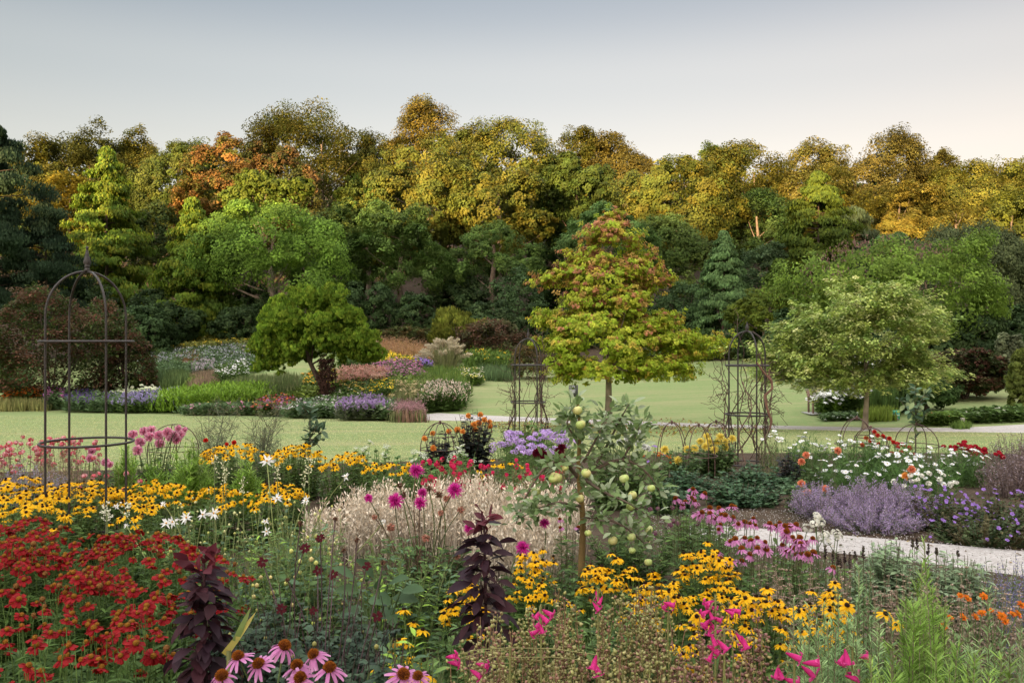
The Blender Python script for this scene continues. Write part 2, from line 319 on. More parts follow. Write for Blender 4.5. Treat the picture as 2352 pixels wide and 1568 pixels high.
def trunk(root, base, top, r0, r1, col, limbs=(), lr=.3, bend=.02, name='trunk', fork=None):
    b = MB(); base = A(base, float); top = A(top, float); k = 9; t = np.linspace(0, 1, k)[:, None]
    h = np.linalg.norm(top - base); pts = base * (1 - t) + top * t + np.stack([np.sin(t[:, 0] * 5 + U(0, 6)), np.cos(t[:, 0] * 4 + U(0, 6)), 0 * t[:, 0]], 1) * h * bend * np.sin(t * pi)
    pts[0, 2] -= .3; rad = r0 + (r1 - r0) * t[:, 0]; rad[0] *= 1.45; rad[1] *= 1.08
    b.tube(pts, rad, col, 9)
    for e in limbs:
        e = A(e, float); s = np.clip((e[2] - base[2]) / max(h, .1) - U(.12, .3), .3, .96) if fork is None else fork * U(.94, 1.05)
        p = base * (1 - s) + top * s; q = np.linspace(0, 1, 6)[:, None]; c = p * .5 + e * .5 + A([0, 0, -.12 * np.linalg.norm(e - p) + .05]) + rng.normal(size=3) * .04 * h * .3
        w = p * (1 - q) ** 2 + 2 * c * q * (1 - q) + e * q * q
        b.tube(w, (r0 * (1 - s) + r1 * s) * (.42 - .39 * q[:, 0]) + .006, col, 6)
    return b.build(name, M_BARK, root)
BARK = (.16, .12, .09); DARKBARK = (.09, .065, .05); TAN = (.17, .125, .09)
OAK = [(.055, .075, .016), (.075, .095, .02), (.10, .105, .022)]
_G = [(.045, .085, .02), (.06, .11, .025), (.04, .07, .018)]
def oak(label, cx, top, w, bot, d, cols=OAK, wts=None, ls=.42, nl=24, nsub=24, per=13, cat='tree', name='broadleaf_tree', lob=(.19, .36), mode='out', tr=.32, trunk_col=BARK, nlimb=7, ry=None, v=.34, spread=.72, grp=None):
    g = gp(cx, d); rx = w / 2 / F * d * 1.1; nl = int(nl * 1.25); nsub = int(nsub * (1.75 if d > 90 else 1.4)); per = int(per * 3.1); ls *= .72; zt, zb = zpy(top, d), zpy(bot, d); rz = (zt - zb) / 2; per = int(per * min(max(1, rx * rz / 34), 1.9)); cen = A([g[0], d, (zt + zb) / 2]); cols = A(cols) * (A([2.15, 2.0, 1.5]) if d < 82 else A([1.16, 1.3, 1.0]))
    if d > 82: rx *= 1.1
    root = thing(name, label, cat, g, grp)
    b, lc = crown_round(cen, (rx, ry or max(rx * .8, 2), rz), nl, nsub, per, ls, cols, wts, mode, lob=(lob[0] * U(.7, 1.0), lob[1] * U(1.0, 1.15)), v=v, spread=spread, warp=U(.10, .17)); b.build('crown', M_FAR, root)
    lim = lc[rng.choice(len(lc), min(nlimb, len(lc)), False)]
    trunk(root, g, cen + A([U(-.3, .3) * rx * .4, 0, rz * .55]), tr, tr * .3, trunk_col, lim)
    return root
# --- the far row of the wood, from one end of the picture to the other
AMB = [(.10, .085, .018), (.085, .085, .018), (.12, .095, .02)]
COP = [(.16, .085, .03), (.12, .08, .025), (.085, .08, .02), (.19, .088, .032)]
YOK = [(.095, .095, .02), (.075, .085, .02), (.12, .10, .02)]
far = [
 ('olive tree peeping out between the dark pine and the sparse oak', 75, 325, 130, 600, 100, AMB),
 ('sparse crowned oak with sky showing through its top', 205, 283, 190, 640, 102, [(.06, .06, .018), (.075, .07, .02)]),
 ('thin topped tree between the sparse oak and the rounded dark oak', 325, 312, 110, 600, 106, AMB),
 ('rounded olive oak between the sparse oak and the copper maple', 405, 308, 190, 640, 98, [(.06, .075, .018), (.08, .085, .02)]),
 ('tall feathery beech that tops the whole wood', 735, 246, 290, 620, 104, [(.075, .07, .016), (.095, .075, .018), (.06, .065, .016)]),
 ('amber topped beech rising behind the largest oak', 985, 254, 190, 520, 108, [(.12, .08, .018), (.10, .08, .018)]),
 ('golden oak with a shaded flank beside the largest oak', 1175, 280, 215, 610, 97, YOK),
 ('small domed beech on the skyline behind the bare brown trunk', 1312, 305, 125, 560, 108, AMB),
 ('twiggy topped beech on the skyline behind the wide golden oak', 1425, 304, 160, 560, 108, [(.11, .085, .025), (.12, .085, .02)]),
 ('bronze oak rising just past the wide golden oak', 1725, 324, 185, 640, 104, AMB),
 ('low bronze tree filling the skyline before the domed brown oak', 1865, 334, 170, 620, 106, [(.11, .085, .025), (.09, .08, .02)]),
 ('domed brown oak standing highest above the pale flowered tree', 2030, 318, 200, 600, 105, [(.085, .07, .022), (.10, .075, .022)]),
 ('small brown tree in the dip of the skyline beside the domed oak', 2145, 346, 130, 600, 106, [(.095, .075, .022), (.085, .075, .02)]),
 ('broad golden oak over the dark willow by the picture edge', 2262, 347, 230, 620, 99, [(.12, .10, .02), (.10, .10, .02)]),
 ('dark tipped oak cut off by the picture edge', 2400, 318, 170, 620, 103, AMB),
 ('ragged olive tree under the skyline behind the copper maple', 510, 345, 120, 640, 107, OAK),
 ('hazy olive tree in the gap between the tall beech and the largest oak', 872, 312, 120, 560, 110, [(.08, .07, .02), (.07, .075, .02)]),
 ('deep green tree in the gap beside the bare brown trunk', 1265, 345, 130, 640, 101, OAK),
 ('dull green tree in the dip between the wide golden oak and the bronze oak', 1640, 345, 110, 640, 106, OAK),
]
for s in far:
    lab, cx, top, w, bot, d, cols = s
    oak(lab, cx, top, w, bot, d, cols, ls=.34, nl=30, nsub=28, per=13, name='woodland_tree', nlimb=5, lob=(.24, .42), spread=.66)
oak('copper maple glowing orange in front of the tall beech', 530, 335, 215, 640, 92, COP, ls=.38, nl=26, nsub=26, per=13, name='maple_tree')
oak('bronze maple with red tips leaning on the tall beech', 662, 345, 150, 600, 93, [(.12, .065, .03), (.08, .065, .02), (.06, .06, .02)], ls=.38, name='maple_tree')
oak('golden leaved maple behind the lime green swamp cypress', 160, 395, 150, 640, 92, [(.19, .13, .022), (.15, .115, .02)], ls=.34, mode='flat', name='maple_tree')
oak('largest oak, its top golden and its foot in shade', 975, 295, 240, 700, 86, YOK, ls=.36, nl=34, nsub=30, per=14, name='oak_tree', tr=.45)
oak('ivy clad tree with a pale climber on its sunny edge', 845, 385, 115, 690, 83, [(.08, .10, .025), (.13, .14, .03), (.05, .08, .02)], ls=.3, nl=22, name='ivy_clad_tree')
oak('olive oak half hidden between the tall beech and the ivy clad tree', 800, 400, 130, 700, 91, [(.075, .085, .02), (.06, .08, .02)], name='oak_tree')
oak('golden oak with low boughs over a dark trunk', 1150, 385, 205, 640, 84, YOK, ls=.36, nl=28, nsub=26, per=13, name='oak_tree', tr=.4)
oak('dark green oak on a tall bare brown trunk', 1330, 345, 165, 560, 92, [(.05, .07, .018), (.065, .08, .02)], name='oak_tree', tr=.34, trunk_col=DARKBARK)
oak('wide golden oak lit over half its crown', 1545, 332, 270, 640, 87, YOK, ls=.36, nl=34, nsub=28, per=14, name='oak_tree')
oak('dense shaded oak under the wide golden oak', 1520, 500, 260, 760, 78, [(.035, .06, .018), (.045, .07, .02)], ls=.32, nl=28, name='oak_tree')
oak('spreading amber tree behind the bright swamp cypress', 1885, 400, 230, 640, 94, [(.13, .10, .02), (.11, .095, .02)], ls=.34, mode='flat', name='woodland_tree')
oak('amber thicket tree between the weeping willow and the broad golden oak', 2075, 425, 180, 660, 94, [(.14, .10, .022), (.11, .09, .02)], ls=.34, name='woodland_tree')
oak('bronze tree at the wood edge above the dark willow', 2200, 440, 170, 660, 92, [(.11, .085, .02), (.09, .08, .02)], ls=.34, name='woodland_tree')
oak('lower golden oak beside the dark willow at the picture edge', 2330, 430, 170, 680, 90, [(.11, .11, .02), (.09, .095, .02)], ls=.34, name='oak_tree')
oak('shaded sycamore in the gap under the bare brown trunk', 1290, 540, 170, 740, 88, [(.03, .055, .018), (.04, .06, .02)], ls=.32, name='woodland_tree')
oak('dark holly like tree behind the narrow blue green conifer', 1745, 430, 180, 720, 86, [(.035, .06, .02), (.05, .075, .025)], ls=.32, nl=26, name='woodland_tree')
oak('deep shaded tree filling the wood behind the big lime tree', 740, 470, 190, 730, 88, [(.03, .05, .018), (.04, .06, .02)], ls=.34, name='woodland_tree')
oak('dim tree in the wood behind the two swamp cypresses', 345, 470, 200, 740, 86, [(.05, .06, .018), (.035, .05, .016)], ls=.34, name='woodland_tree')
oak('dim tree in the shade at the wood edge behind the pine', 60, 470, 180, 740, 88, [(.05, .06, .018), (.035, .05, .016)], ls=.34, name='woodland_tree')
def farwood():
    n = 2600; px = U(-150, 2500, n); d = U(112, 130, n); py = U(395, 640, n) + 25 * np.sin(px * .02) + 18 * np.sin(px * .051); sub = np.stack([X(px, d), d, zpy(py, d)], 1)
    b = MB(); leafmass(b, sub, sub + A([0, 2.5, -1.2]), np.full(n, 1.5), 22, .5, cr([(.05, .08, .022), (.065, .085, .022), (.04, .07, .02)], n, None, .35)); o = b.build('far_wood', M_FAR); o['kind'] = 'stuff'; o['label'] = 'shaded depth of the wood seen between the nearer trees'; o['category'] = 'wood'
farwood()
# --- the middle row
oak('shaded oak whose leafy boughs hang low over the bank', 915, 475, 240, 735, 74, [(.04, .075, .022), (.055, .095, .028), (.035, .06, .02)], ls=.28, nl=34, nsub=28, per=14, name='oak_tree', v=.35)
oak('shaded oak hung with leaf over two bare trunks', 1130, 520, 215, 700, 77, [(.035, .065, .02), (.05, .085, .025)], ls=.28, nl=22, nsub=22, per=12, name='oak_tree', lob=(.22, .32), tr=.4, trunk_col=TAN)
oak('pale blue green domed tree behind the young autumn tree', 1392, 476, 196, 625, 68, [(.065, .115, .045), (.055, .10, .04)], ls=.25, nl=26, nsub=24, per=12, name='domed_tree', lob=(.26, .36))
oak('big green tree with bare forked boughs above its crown', 628, 462, 325, 745, 70, [(.062, .115, .022), (.078, .14, .028), (.05, .095, .02)], ls=.26, nl=36, nsub=30, per=14, name='lime_tree', tr=.42, trunk_col=(.24, .19, .15), v=.32, nlimb=10)
def yellow_top():
    root = [o for o in COL.objects if o.get('label', '').startswith('big green tree with bare')][0]; b = MB(); l = MB()
    for px, py, rr in ((598, 440, 1.5), (575, 425, 1.0), (665, 445, 1.2), (690, 430, .9), (545, 450, 1.1), (612, 418, .8)):
        c = PX(px, py, 70); rr *= 1.25; crown_round(c, (rr, rr, rr * .9), 9, 18, 20, .2, [(.12, .15, .02), (.10, .14, .02)], b=l, lob=(.4, .6))
        p0 = PX(606, 560, 70); t = np.linspace(0, 1, 7)[:, None]; m = PX(600 + (px - 600) * .35, 500, 70); b.tube(p0 * (1 - t) ** 2 + 2 * m * t * (1 - t) + c * t * t, .10 - .07 * t[:, 0], (.2, .16, .12), 6)
    l.build('sunlit_bough', M_FAR, root); b.build('limb', M_BARK, root)
yellow_top()
def conifer(label, cx, top, w, bot, d, cols, name='conifer', prof=lambda t: (1 - t) ** .75 * (1 - np.exp(-t * 9) * .45), n=900, per=16, ls=.3, wts=None, mode='droop', tiers=16, jit=.25, cl=.42, flat=0, tr=.22, v=.25, wr=.5, bark=DARKBARK):
    g = gp(cx, d); R = w / 2 / F * d; z1, z0 = zpy(top, d), max(zpy(bot, d), g[2] + .2)
    root = thing(name, label, 'conifer' if 'conif' in name or 'cypress' in name or 'pine' in name else 'tree', g)
    b, lim = crown_cone((g[0], d), z0, z1, R, prof, n, per, ls, cols, wts, mode, tiers=tiers, jit=jit, cl=cl, flat=flat, v=v, wr=wr); b.build('crown', M_FAR, root)
    t = MB(); pts = np.linspace(0, 1, 7)[:, None] * A([0, 0, z1 - g[2] - .6]) + g; pts[0, 2] -= .3
    t.tube(pts, np.linspace(tr, .02, 7), bark, 8); k = rng.choice(len(lim), min(60, len(lim)), False)
    t.tubes(np.stack([lim[k, 0], lim[k].mean(1) + A([0, 0, .05]), lim[k, 1]], 1), A([tr * .22, tr * .14, .008])[None], A(bark)[None], 4)
    t.build('trunk', M_BARK, root); return root
LIME = [(.13, .195, .02), (.10, .17, .022), (.16, .195, .022)]
conifer('tall lime green swamp cypress with a sunlit tip', 245, 342, 255, 745, 76, LIME, 'swamp_cypress', n=3000, per=18, ls=.3, tiers=26, jit=.5, cl=.5, flat=.12)
conifer('slender lime green swamp cypress in front of the copper maple', 443, 455, 200, 770, 70, LIME, 'swamp_cypress', n=2400, per=18, ls=.27, tiers=24, jit=.5, cl=.45, flat=.12)
conifer('soft green swamp cypress leaning against the slender one', 505, 510, 170, 770, 71, [(.065, .12, .02), (.08, .13, .022)], 'swamp_cypress', n=900, ls=.3, cl=.42)
conifer('bright swamp cypress with a yellow tip above the flowering catalpa', 1880, 398, 185, 700, 72, [(.10, .135, .016), (.08, .12, .018)], 'swamp_cypress', prof=lambda t: np.where(t > .55, (1 - t) / .45 * .95, .9) ** .7 * (1 - np.exp(-t * 12) * .3), n=1900, per=15, ls=.32, tiers=16, jit=.25, cl=.5)
conifer('narrow blue green conifer beside the young autumn tree', 1662, 533, 142, 800, 62, [(.10, .175, .06), (.12, .20, .07)], 'conifer', prof=lambda t: np.minimum(1, (1 - t) * 1.7) ** .8, n=1700, per=15, ls=.22, tiers=20, jit=.16, cl=.33)
conifer('lower swamp cypress clump at the far end of the lawn', 1790, 600, 170, 800, 64, [(.075, .12, .018), (.09, .14, .02)], 'swamp_cypress', n=1000, per=14, ls=.26, cl=.45)
conifer('drooping silver green willow behind the flowering catalpa', 1962, 478, 150, 760, 78, [(.05, .075, .035), (.06, .085, .04)], 'weeping_willow', prof=lambda t: np.sin(np.clip(t * .85 + .15, 0, 1) * pi) ** .5, n=900, per=16, ls=.6, tiers=9, jit=.2, cl=.5, wr=.16)
PINE = [(.042, .072, .04), (.05, .085, .045), (.034, .058, .033)]
conifer('dark pine filling the edge of the picture above the brown maple', -12, 292, 320, 760, 62, PINE, 'pine_tree', prof=lambda t: (1 - t ** 1.8) ** .6 * (.82 + .18 * np.sin(t * 22)), n=3000, per=20, ls=.24, mode='up', tiers=9, jit=.55, cl=.6, flat=.15, tr=.22)
conifer('young pine below the dark pine at the wood edge', 105, 470, 190, 740, 64, [(.03, .055, .032), (.04, .065, .036)], 'pine_tree', prof=lambda t: (1 - t ** 1.6) ** .7, n=1000, per=16, ls=.26, mode='up', tiers=9, jit=.3, cl=.5, flat=.12)
oak('grey green sallow behind the brown maple, cut by the picture edge', 2250, 515, 290, 800, 66, [(.036, .05, .028), (.044, .058, .032)], ls=.24, nl=30, nsub=30, per=14, mode='droop', name='sallow_tree', lob=(.3, .45))
oak('dark sallow thicket at the picture edge', 2390, 560, 170, 800, 64, [(.034, .048, .024), (.042, .055, .028)], ls=.24, mode='droop', name='sallow_tree')
oak('blue green broadleaf in the gap beside the weeping willow', 2085, 535, 170, 720, 74, [(.04, .08, .03), (.05, .09, .035)], ls=.28, name='broadleaf_tree')
oak('shaded blue spruce like tree behind the narrow conifer', 1755, 560, 110, 790, 68, [(.035, .06, .035), (.05, .08, .05)], ls=.24, mode='flat', name='broadleaf_tree')
# the catalpa with dull pink flower heads, and the pale dogwood in front of it
CAT = [(.068, .115, .026), (.078, .128, .028), (.088, .14, .03)]
r = oak('broad catalpa dotted with dull pink flower heads', 2030, 540, 420, 830, 52, CAT, ls=.24, nl=46, nsub=26, per=11, name='catalpa_tree', lob=(.22, .32), tr=.3, v=.3)
def pinkheads():
    g = gp(2030, 52); cen = A([g[0], 52, zpy(690, 52)]); n = 900; u = rdir(n); u = u[(u[:, 2] > .05)]; R = A([200 / F * 52, 4.2, 142 / F * 52]); p = cen + u * R * U(.92, 1.06, (len(u), 1))
    b = MB(); i = np.repeat(np.arange(len(p)), 4); b.scatter(DIA, p[i] + rng.normal(size=(len(i), 3)) * .08, A([0, 0, 1.]) + rdir(len(i)) * .5, rdir(len(i)), .19, .07, cr([(.26, .15, .13), (.20, .13, .10)], len(i))); b.build('blossom', M_FAR, r)
pinkheads()
oak('yellow green shrub tree leaning out from the catalpa over the lawn', 1758, 655, 165, 812, 56, [(.06, .082, .014), (.05, .075, .015)], ls=.2, nl=30, nsub=16, lob=(.16, .3), name='shrub_tree')
def cloud(b, d, spec, rad, flat, nl, nsub, per, ls, colf, mode, T, lob, wr, v=.3, yspread=1.0, spray=0):
    """spec rows (px, py, half width, half height, number): small leaf clusters thrown through an ellipsoid, most of them near its skin"""
    out = []
    for px, py, hw, hh, n in spec:
        for k in range(n):
            u = rdir(1)[0]; f = U(.45, 1.0) ** .6; c = PX(px + u[0] * hw * f, py - u[2] * hh * f, d); c[1] = d + u[1] * hw / F * d * f * yspread; r = rad * U(.7, 1.35)
            cols, wts = colf(py - u[2] * hh * f); out.append(c)
            if not spray: crown_round(c, (r, r, r * flat), nl, nsub, per, ls, cols, wts, mode, T, lob=lob, b=b, wr=wr, v=v); continue
            ax = A([X(spray, d), d]); m = nsub; a = nrm(np.concatenate([c[:2] - ax, [0.]])[None])[0]; s0 = np.repeat(c[None], m, 0) + rng.normal(size=(m, 3)) * A([r, r, r * flat]) * .7 + a * U(-.2, 1.0, m)[:, None] * r + A([0, 0, 1.]) * U(-.1, .5, m)[:, None] * r * flat
            leafmass(b, s0, np.repeat((c - a * r * 1.5 - A([0, 0, .5 * r]))[None], m, 0), np.full(m, r * .34), per, ls, cr(cols, m, wts, v), mode, T, wr)
    return out
def dogwood():
    d = 26.0; g = A([X(1985, d), d, 0]); g[2] = float(zg(g[0], d))
    root = thing('pale_leaved_tree', 'small tree with pale cream and green leaves in front of the catalpa', 'tree', g); b = MB()
    lc = cloud(b, d, [(1975, 680, 85, 42, 15), (2040, 725, 85, 42, 13), (1900, 740, 100, 42, 15), (1990, 770, 130, 50, 20), (2085, 800, 62, 40, 12), (1860, 810, 92, 40, 16), (1985, 830, 110, 38, 16), (1840, 858, 70, 24, 10), (1930, 868, 80, 24, 11), (2050, 858, 75, 26, 11), (2120, 862, 28, 14, 4), (1795, 850, 30, 18, 4)],
        .42, .42, 8, 24, 20, .10, lambda y: ([(.47, .53, .16), (.38, .47, .13), (.6, .6, .27), (.24, .34, .09)], [3, 3, 1.6, 2]), 'flat', LEAF, (.35, .55), .65, spray=1988)
    b.build('crown', M_LEAF, root); trunk(root, g, PX(1993, 690, d), .085, .02, (.25, .20, .15), [l for l in lc if l[2] > g[2] + 1.4][::5][:24], fork=None, bend=.015)
dogwood()
# the young autumn tree on the lawn: upright, tiered, green below and reddish above
def autumn():
    d = 27.5; g = gp(1397, d); root = thing('autumn_tree', 'young green and russet autumn tree standing on the lawn by the path', 'tree', g); b = MB()
    def colf(y):
        h = np.clip((868 - y) / 380, 0, 1); return [(.30, .40, .03), (.42, .46, .045), (.42, .26, .07), (.45, .20, .10), (.50, .38, .06)], [max(.35, 1.5 - 1.3 * h), 1.2, .06 + 1.7 * max(0, h - .25), .03 + 1.2 * h * h, .2 + .4 * max(0, h - .2)]
    lims = cloud(b, d, [(1400, 510, 9, 22, 5), (1392, 545, 26, 26, 7), (1440, 552, 14, 26, 3), (1352, 600, 30, 18, 6), (1395, 600, 40, 26, 8), (1448, 612, 42, 28, 9), (1302, 640, 36, 14, 5), (1385, 660, 66, 28, 12), (1482, 640, 26, 30, 7), (1440, 700, 74, 26, 13), (1340, 705, 52, 20, 9), (1268, 648, 18, 8, 2), (1395, 748, 115, 24, 24), (1430, 765, 60, 22, 8), (1280, 742, 34, 12, 5), (1505, 735, 30, 20, 6), (1390, 795, 145, 20, 20), (1278, 785, 36, 14, 5), (1540, 782, 50, 18, 8), (1615, 788, 26, 10, 4), (1375, 838, 118, 17, 16), (1495, 835, 85, 17, 11), (1580, 818, 36, 12, 5), (1305, 858, 32, 13, 4), (1475, 860, 48, 10, 4), (1545, 852, 32, 12, 4)],
        .30, .55, 7, 30, 18, .072, colf, 'out', CLUMP, (.35, .6), .9, v=.22, spray=1400)
    b.build('crown', M_LEAF, root); trunk(root, g, PX(1405, 520, d), .115, .015, (.20, .16, .12), [PX(1330, 840, d), PX(1345, 815, d - .5), PX(1478, 850, d - .4), PX(1460, 820, d + .4), PX(1540, 830, d), PX(1290, 830, d + .3)] + [l for l in lims if l[2] < zpy(620, d)][::14][:12], bend=.006)
autumn()
# the clipped looking round headed tree in the border with its dark leaning stem
def mophead():
    d = 41.0; g = gp(718, d); g = A([X(720, d), d, float(zg(X(720, d), d))])
    root = thing('round_headed_tree', 'dense bright green mop headed tree in the far border', 'tree', g); b = MB()
    cloud(b, d, [(715, 725, 92, 48, 20), (735, 690, 50, 20, 7), (645, 775, 55, 42, 12), (800, 765, 52, 45, 12), (715, 790, 90, 30, 14), (615, 812, 34, 28, 7), (825, 802, 36, 28, 7), (668, 808, 36, 18, 5), (785, 800, 35, 16, 4)],
        .62, .95, 12, 12, 15, .13, lambda y: ([(.18, .28, .03), (.14, .235, .026), (.23, .31, .035)], None), 'up', DIA, (.3, .45), .55, v=.22)
    b.build('crown', M_FAR, root); trunk(root, A([X(752, d), d, g[2]]), PX(702, 800, d), .15, .09, DARKBARK, [PX(650, 770, d), PX(770, 790, d), PX(720, 720, d)], fork=.72)
mophead()
def columnar():
    d = dfor(750, 925); g = gp(750, d); root = thing('purple_leaved_column', 'thin dark brown leaved column in front of the mop headed tree', 'shrub', g); b = MB()
    n = 300; t = U(0, 1, n) ** .8; a = U(0, 6.28, n); R = (.14 + .26 * np.sin(t * pi) ** .7 + .16 * t) * U(.3, 1, n); H = zpy(822, d) - g[2]
    sub = np.stack([g[0] + np.cos(a) * R, d + np.sin(a) * R, g[2] + t * H], 1); leafmass(b, sub, np.repeat(g[None], n, 0) + A([0, 0, .5]), np.full(n, .12), 6, .10, cr([(.055, .028, .02), (.08, .04, .03)], n), 'up', DIA); b.build('foliage', M_LEAF, root)
    s = MB(); m = 12; tip = g + np.stack([U(-.3, .3, m), U(-.3, .3, m), H * U(.7, 1, m)], 1); s.tubes(np.stack([np.repeat(g[None], m, 0), (g + tip) / 2, tip], 1), A([.03, .02, .006])[None], A([(.05, .03, .02)])); s.build('stem', M_BARK, root)
columnar()
# --- shrubs on the bank and at the wood edge
def shrub(label, cx, top, w, base, cols, name='shrub', mode='out', ls=.18, nl=16, nsub=18, per=11, wts=None, d=None, hollow=0, cat='shrub', wr=.75, T=DIA, v=.3, lob=(.3, .45), mat=None, depth=.85):
    d = d or dfor(cx, base); cols = A(cols) * A([1.5, 1.45, 1.3]); per = int(per * 2.2); nsub = int(nsub * 1.3); ls *= .85; g = gp(cx, d); rx = w / 2 / F * d; zt = zpy(top, d); rz = (zt - g[2]) * .56; root = thing(name, label, cat, g)
    b, lc = crown_round((g[0], d, zt - rz), (rx, rx * depth, rz), nl, nsub, per, ls, cols, wts, mode, T, low=-.8, wr=wr, v=v, lob=lob); b.build('foliage', mat or M_FAR, root)
    m = MB(); e = lc[: 7]; m.tubes(np.stack([np.repeat(g[None], len(e), 0) - A([0, 0, .2]), (g + e) / 2 + A([0, 0, .1]), e], 1), A([.06, .04, .012])[None], A([DARKBARK])); m.build('stem', M_BARK, root); return root
BRN = [(.10, .05, .035), (.05, .07, .02), (.075, .05, .03), (.04, .06, .018)]
shrub('huge brown and green maple mound behind the tall iron obelisk', 120, 640, 400, 905, BRN, 'japanese_maple', 'flat', .2, 40, 26, 12, d=47, lob=(.22, .32))
shrub('low spreading brown maple bough beside the maple mound', 290, 740, 130, 880, BRN, 'japanese_maple', 'flat', .18, 14, 20, 10, d=48)
shrub('dark red brown maple mound by the bend of the path', 2215, 792, 240, 968, [(.085, .04, .03), (.055, .05, .025), (.04, .055, .02)], 'japanese_maple', 'flat', .15, 34, 24, 12, d=34, lob=(.22, .34))
shrub('dark green shrub between the signboard and the red brown maple', 2120, 850, 170, 965, [(.035, .065, .022), (.045, .08, .026)], ls=.13, d=31, nl=20)
shrub('grey green shrub above the red brown maple', 2160, 800, 120, 900, [(.06, .095, .04), (.05, .085, .035)], ls=.15, d=40)
shrub('silvery small tree at the edge of the picture', 2322, 755, 80, 900, [(.10, .12, .07), (.13, .15, .09)], ls=.13, d=37)
shrub('olive small tree drooping at the edge of the picture', 2350, 790, 70, 985, [(.085, .105, .025), (.07, .09, .02)], ls=.14, mode='droop', d=30)
shrub('golden yew with upright shoots on the bank', 1055, 690, 165, 795, [(.15, .165, .03), (.12, .145, .026)], 'golden_yew', 'up', .30, 30, 16, 10, d=60, wr=.3, lob=(.16, .3), v=.4)
shrub('reddish brown maple spreading below the golden yew', 1130, 735, 200, 812, [(.09, .05, .035), (.06, .06, .03)], 'japanese_maple', 'flat', .2, 24, 20, 11, d=58)
shrub('brown green low maple between the mop headed tree and the golden yew', 930, 745, 150, 805, [(.08, .06, .025), (.05, .065, .02)], 'japanese_maple', 'flat', .2, 18, 18, 10, d=62)
shrub('brown leaved bush at the end of the border by the thin obelisk', 1245, 770, 150, 860, [(.09, .06, .03), (.06, .08, .025), (.13, .09, .03)], 'japanese_maple', 'flat', .16, 18, 18, 10, d=50)
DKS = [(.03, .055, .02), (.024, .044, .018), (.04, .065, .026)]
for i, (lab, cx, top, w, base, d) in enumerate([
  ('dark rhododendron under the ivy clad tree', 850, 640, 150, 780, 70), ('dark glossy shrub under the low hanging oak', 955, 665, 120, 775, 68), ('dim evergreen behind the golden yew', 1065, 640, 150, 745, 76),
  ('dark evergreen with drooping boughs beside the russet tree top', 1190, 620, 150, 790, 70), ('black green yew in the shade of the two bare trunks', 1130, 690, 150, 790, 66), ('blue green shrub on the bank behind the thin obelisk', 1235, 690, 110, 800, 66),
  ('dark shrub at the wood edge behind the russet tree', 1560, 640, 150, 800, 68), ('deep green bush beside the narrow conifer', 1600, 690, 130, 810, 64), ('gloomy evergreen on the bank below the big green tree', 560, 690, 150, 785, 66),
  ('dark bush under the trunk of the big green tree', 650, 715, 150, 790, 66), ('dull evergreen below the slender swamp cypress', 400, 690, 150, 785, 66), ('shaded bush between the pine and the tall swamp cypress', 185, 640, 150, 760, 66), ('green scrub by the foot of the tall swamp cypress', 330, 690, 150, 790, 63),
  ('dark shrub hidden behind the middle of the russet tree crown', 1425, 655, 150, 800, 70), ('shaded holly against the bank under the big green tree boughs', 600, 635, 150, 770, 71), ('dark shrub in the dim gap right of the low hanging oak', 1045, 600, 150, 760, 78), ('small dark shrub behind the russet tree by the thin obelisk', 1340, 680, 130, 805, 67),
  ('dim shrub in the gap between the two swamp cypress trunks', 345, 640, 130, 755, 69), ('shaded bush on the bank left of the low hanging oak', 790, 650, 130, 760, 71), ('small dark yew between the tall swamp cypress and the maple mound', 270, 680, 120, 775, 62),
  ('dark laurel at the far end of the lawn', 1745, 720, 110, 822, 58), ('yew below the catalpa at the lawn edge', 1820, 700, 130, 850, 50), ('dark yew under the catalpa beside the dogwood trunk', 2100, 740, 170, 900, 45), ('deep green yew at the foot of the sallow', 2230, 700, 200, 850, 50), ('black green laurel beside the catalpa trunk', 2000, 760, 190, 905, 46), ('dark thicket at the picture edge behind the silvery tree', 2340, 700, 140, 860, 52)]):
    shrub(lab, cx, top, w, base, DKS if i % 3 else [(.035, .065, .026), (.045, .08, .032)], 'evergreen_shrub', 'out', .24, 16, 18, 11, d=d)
def lawn_blades():
    n = 230000; d = 13.5 + 24 * U(0, 1, n) ** 1.5; px = U(-60, 2410, n); x = X(px, d); k = d < 33 - .45 * x - 2.0; d, x = d[k], x[k]; m = len(d); p = np.stack([x, d, zg(x, d) - .004], 1); b = MB()
    b.scatter(tmpl([(-.5, 0, 0), (.5, 0, 0), (0, 1, -.2)], (), [(0, 1, 2)]), p, A([0, 0, .55]) + rdir(m), A([0, 0, 1.]) + rdir(m) * .5, U(.018, .036, m), .014 + d * .0004, cr([(.50, .51, .24), (.56, .53, .28), (.42, .46, .19)], m, None, .15)); o = b.build('grass', M_LEAF); o['kind'] = 'stuff'; o['label'] = 'short blades of the mown lawn between flower bed and path'; o['category'] = 'grass'
lawn_blades()
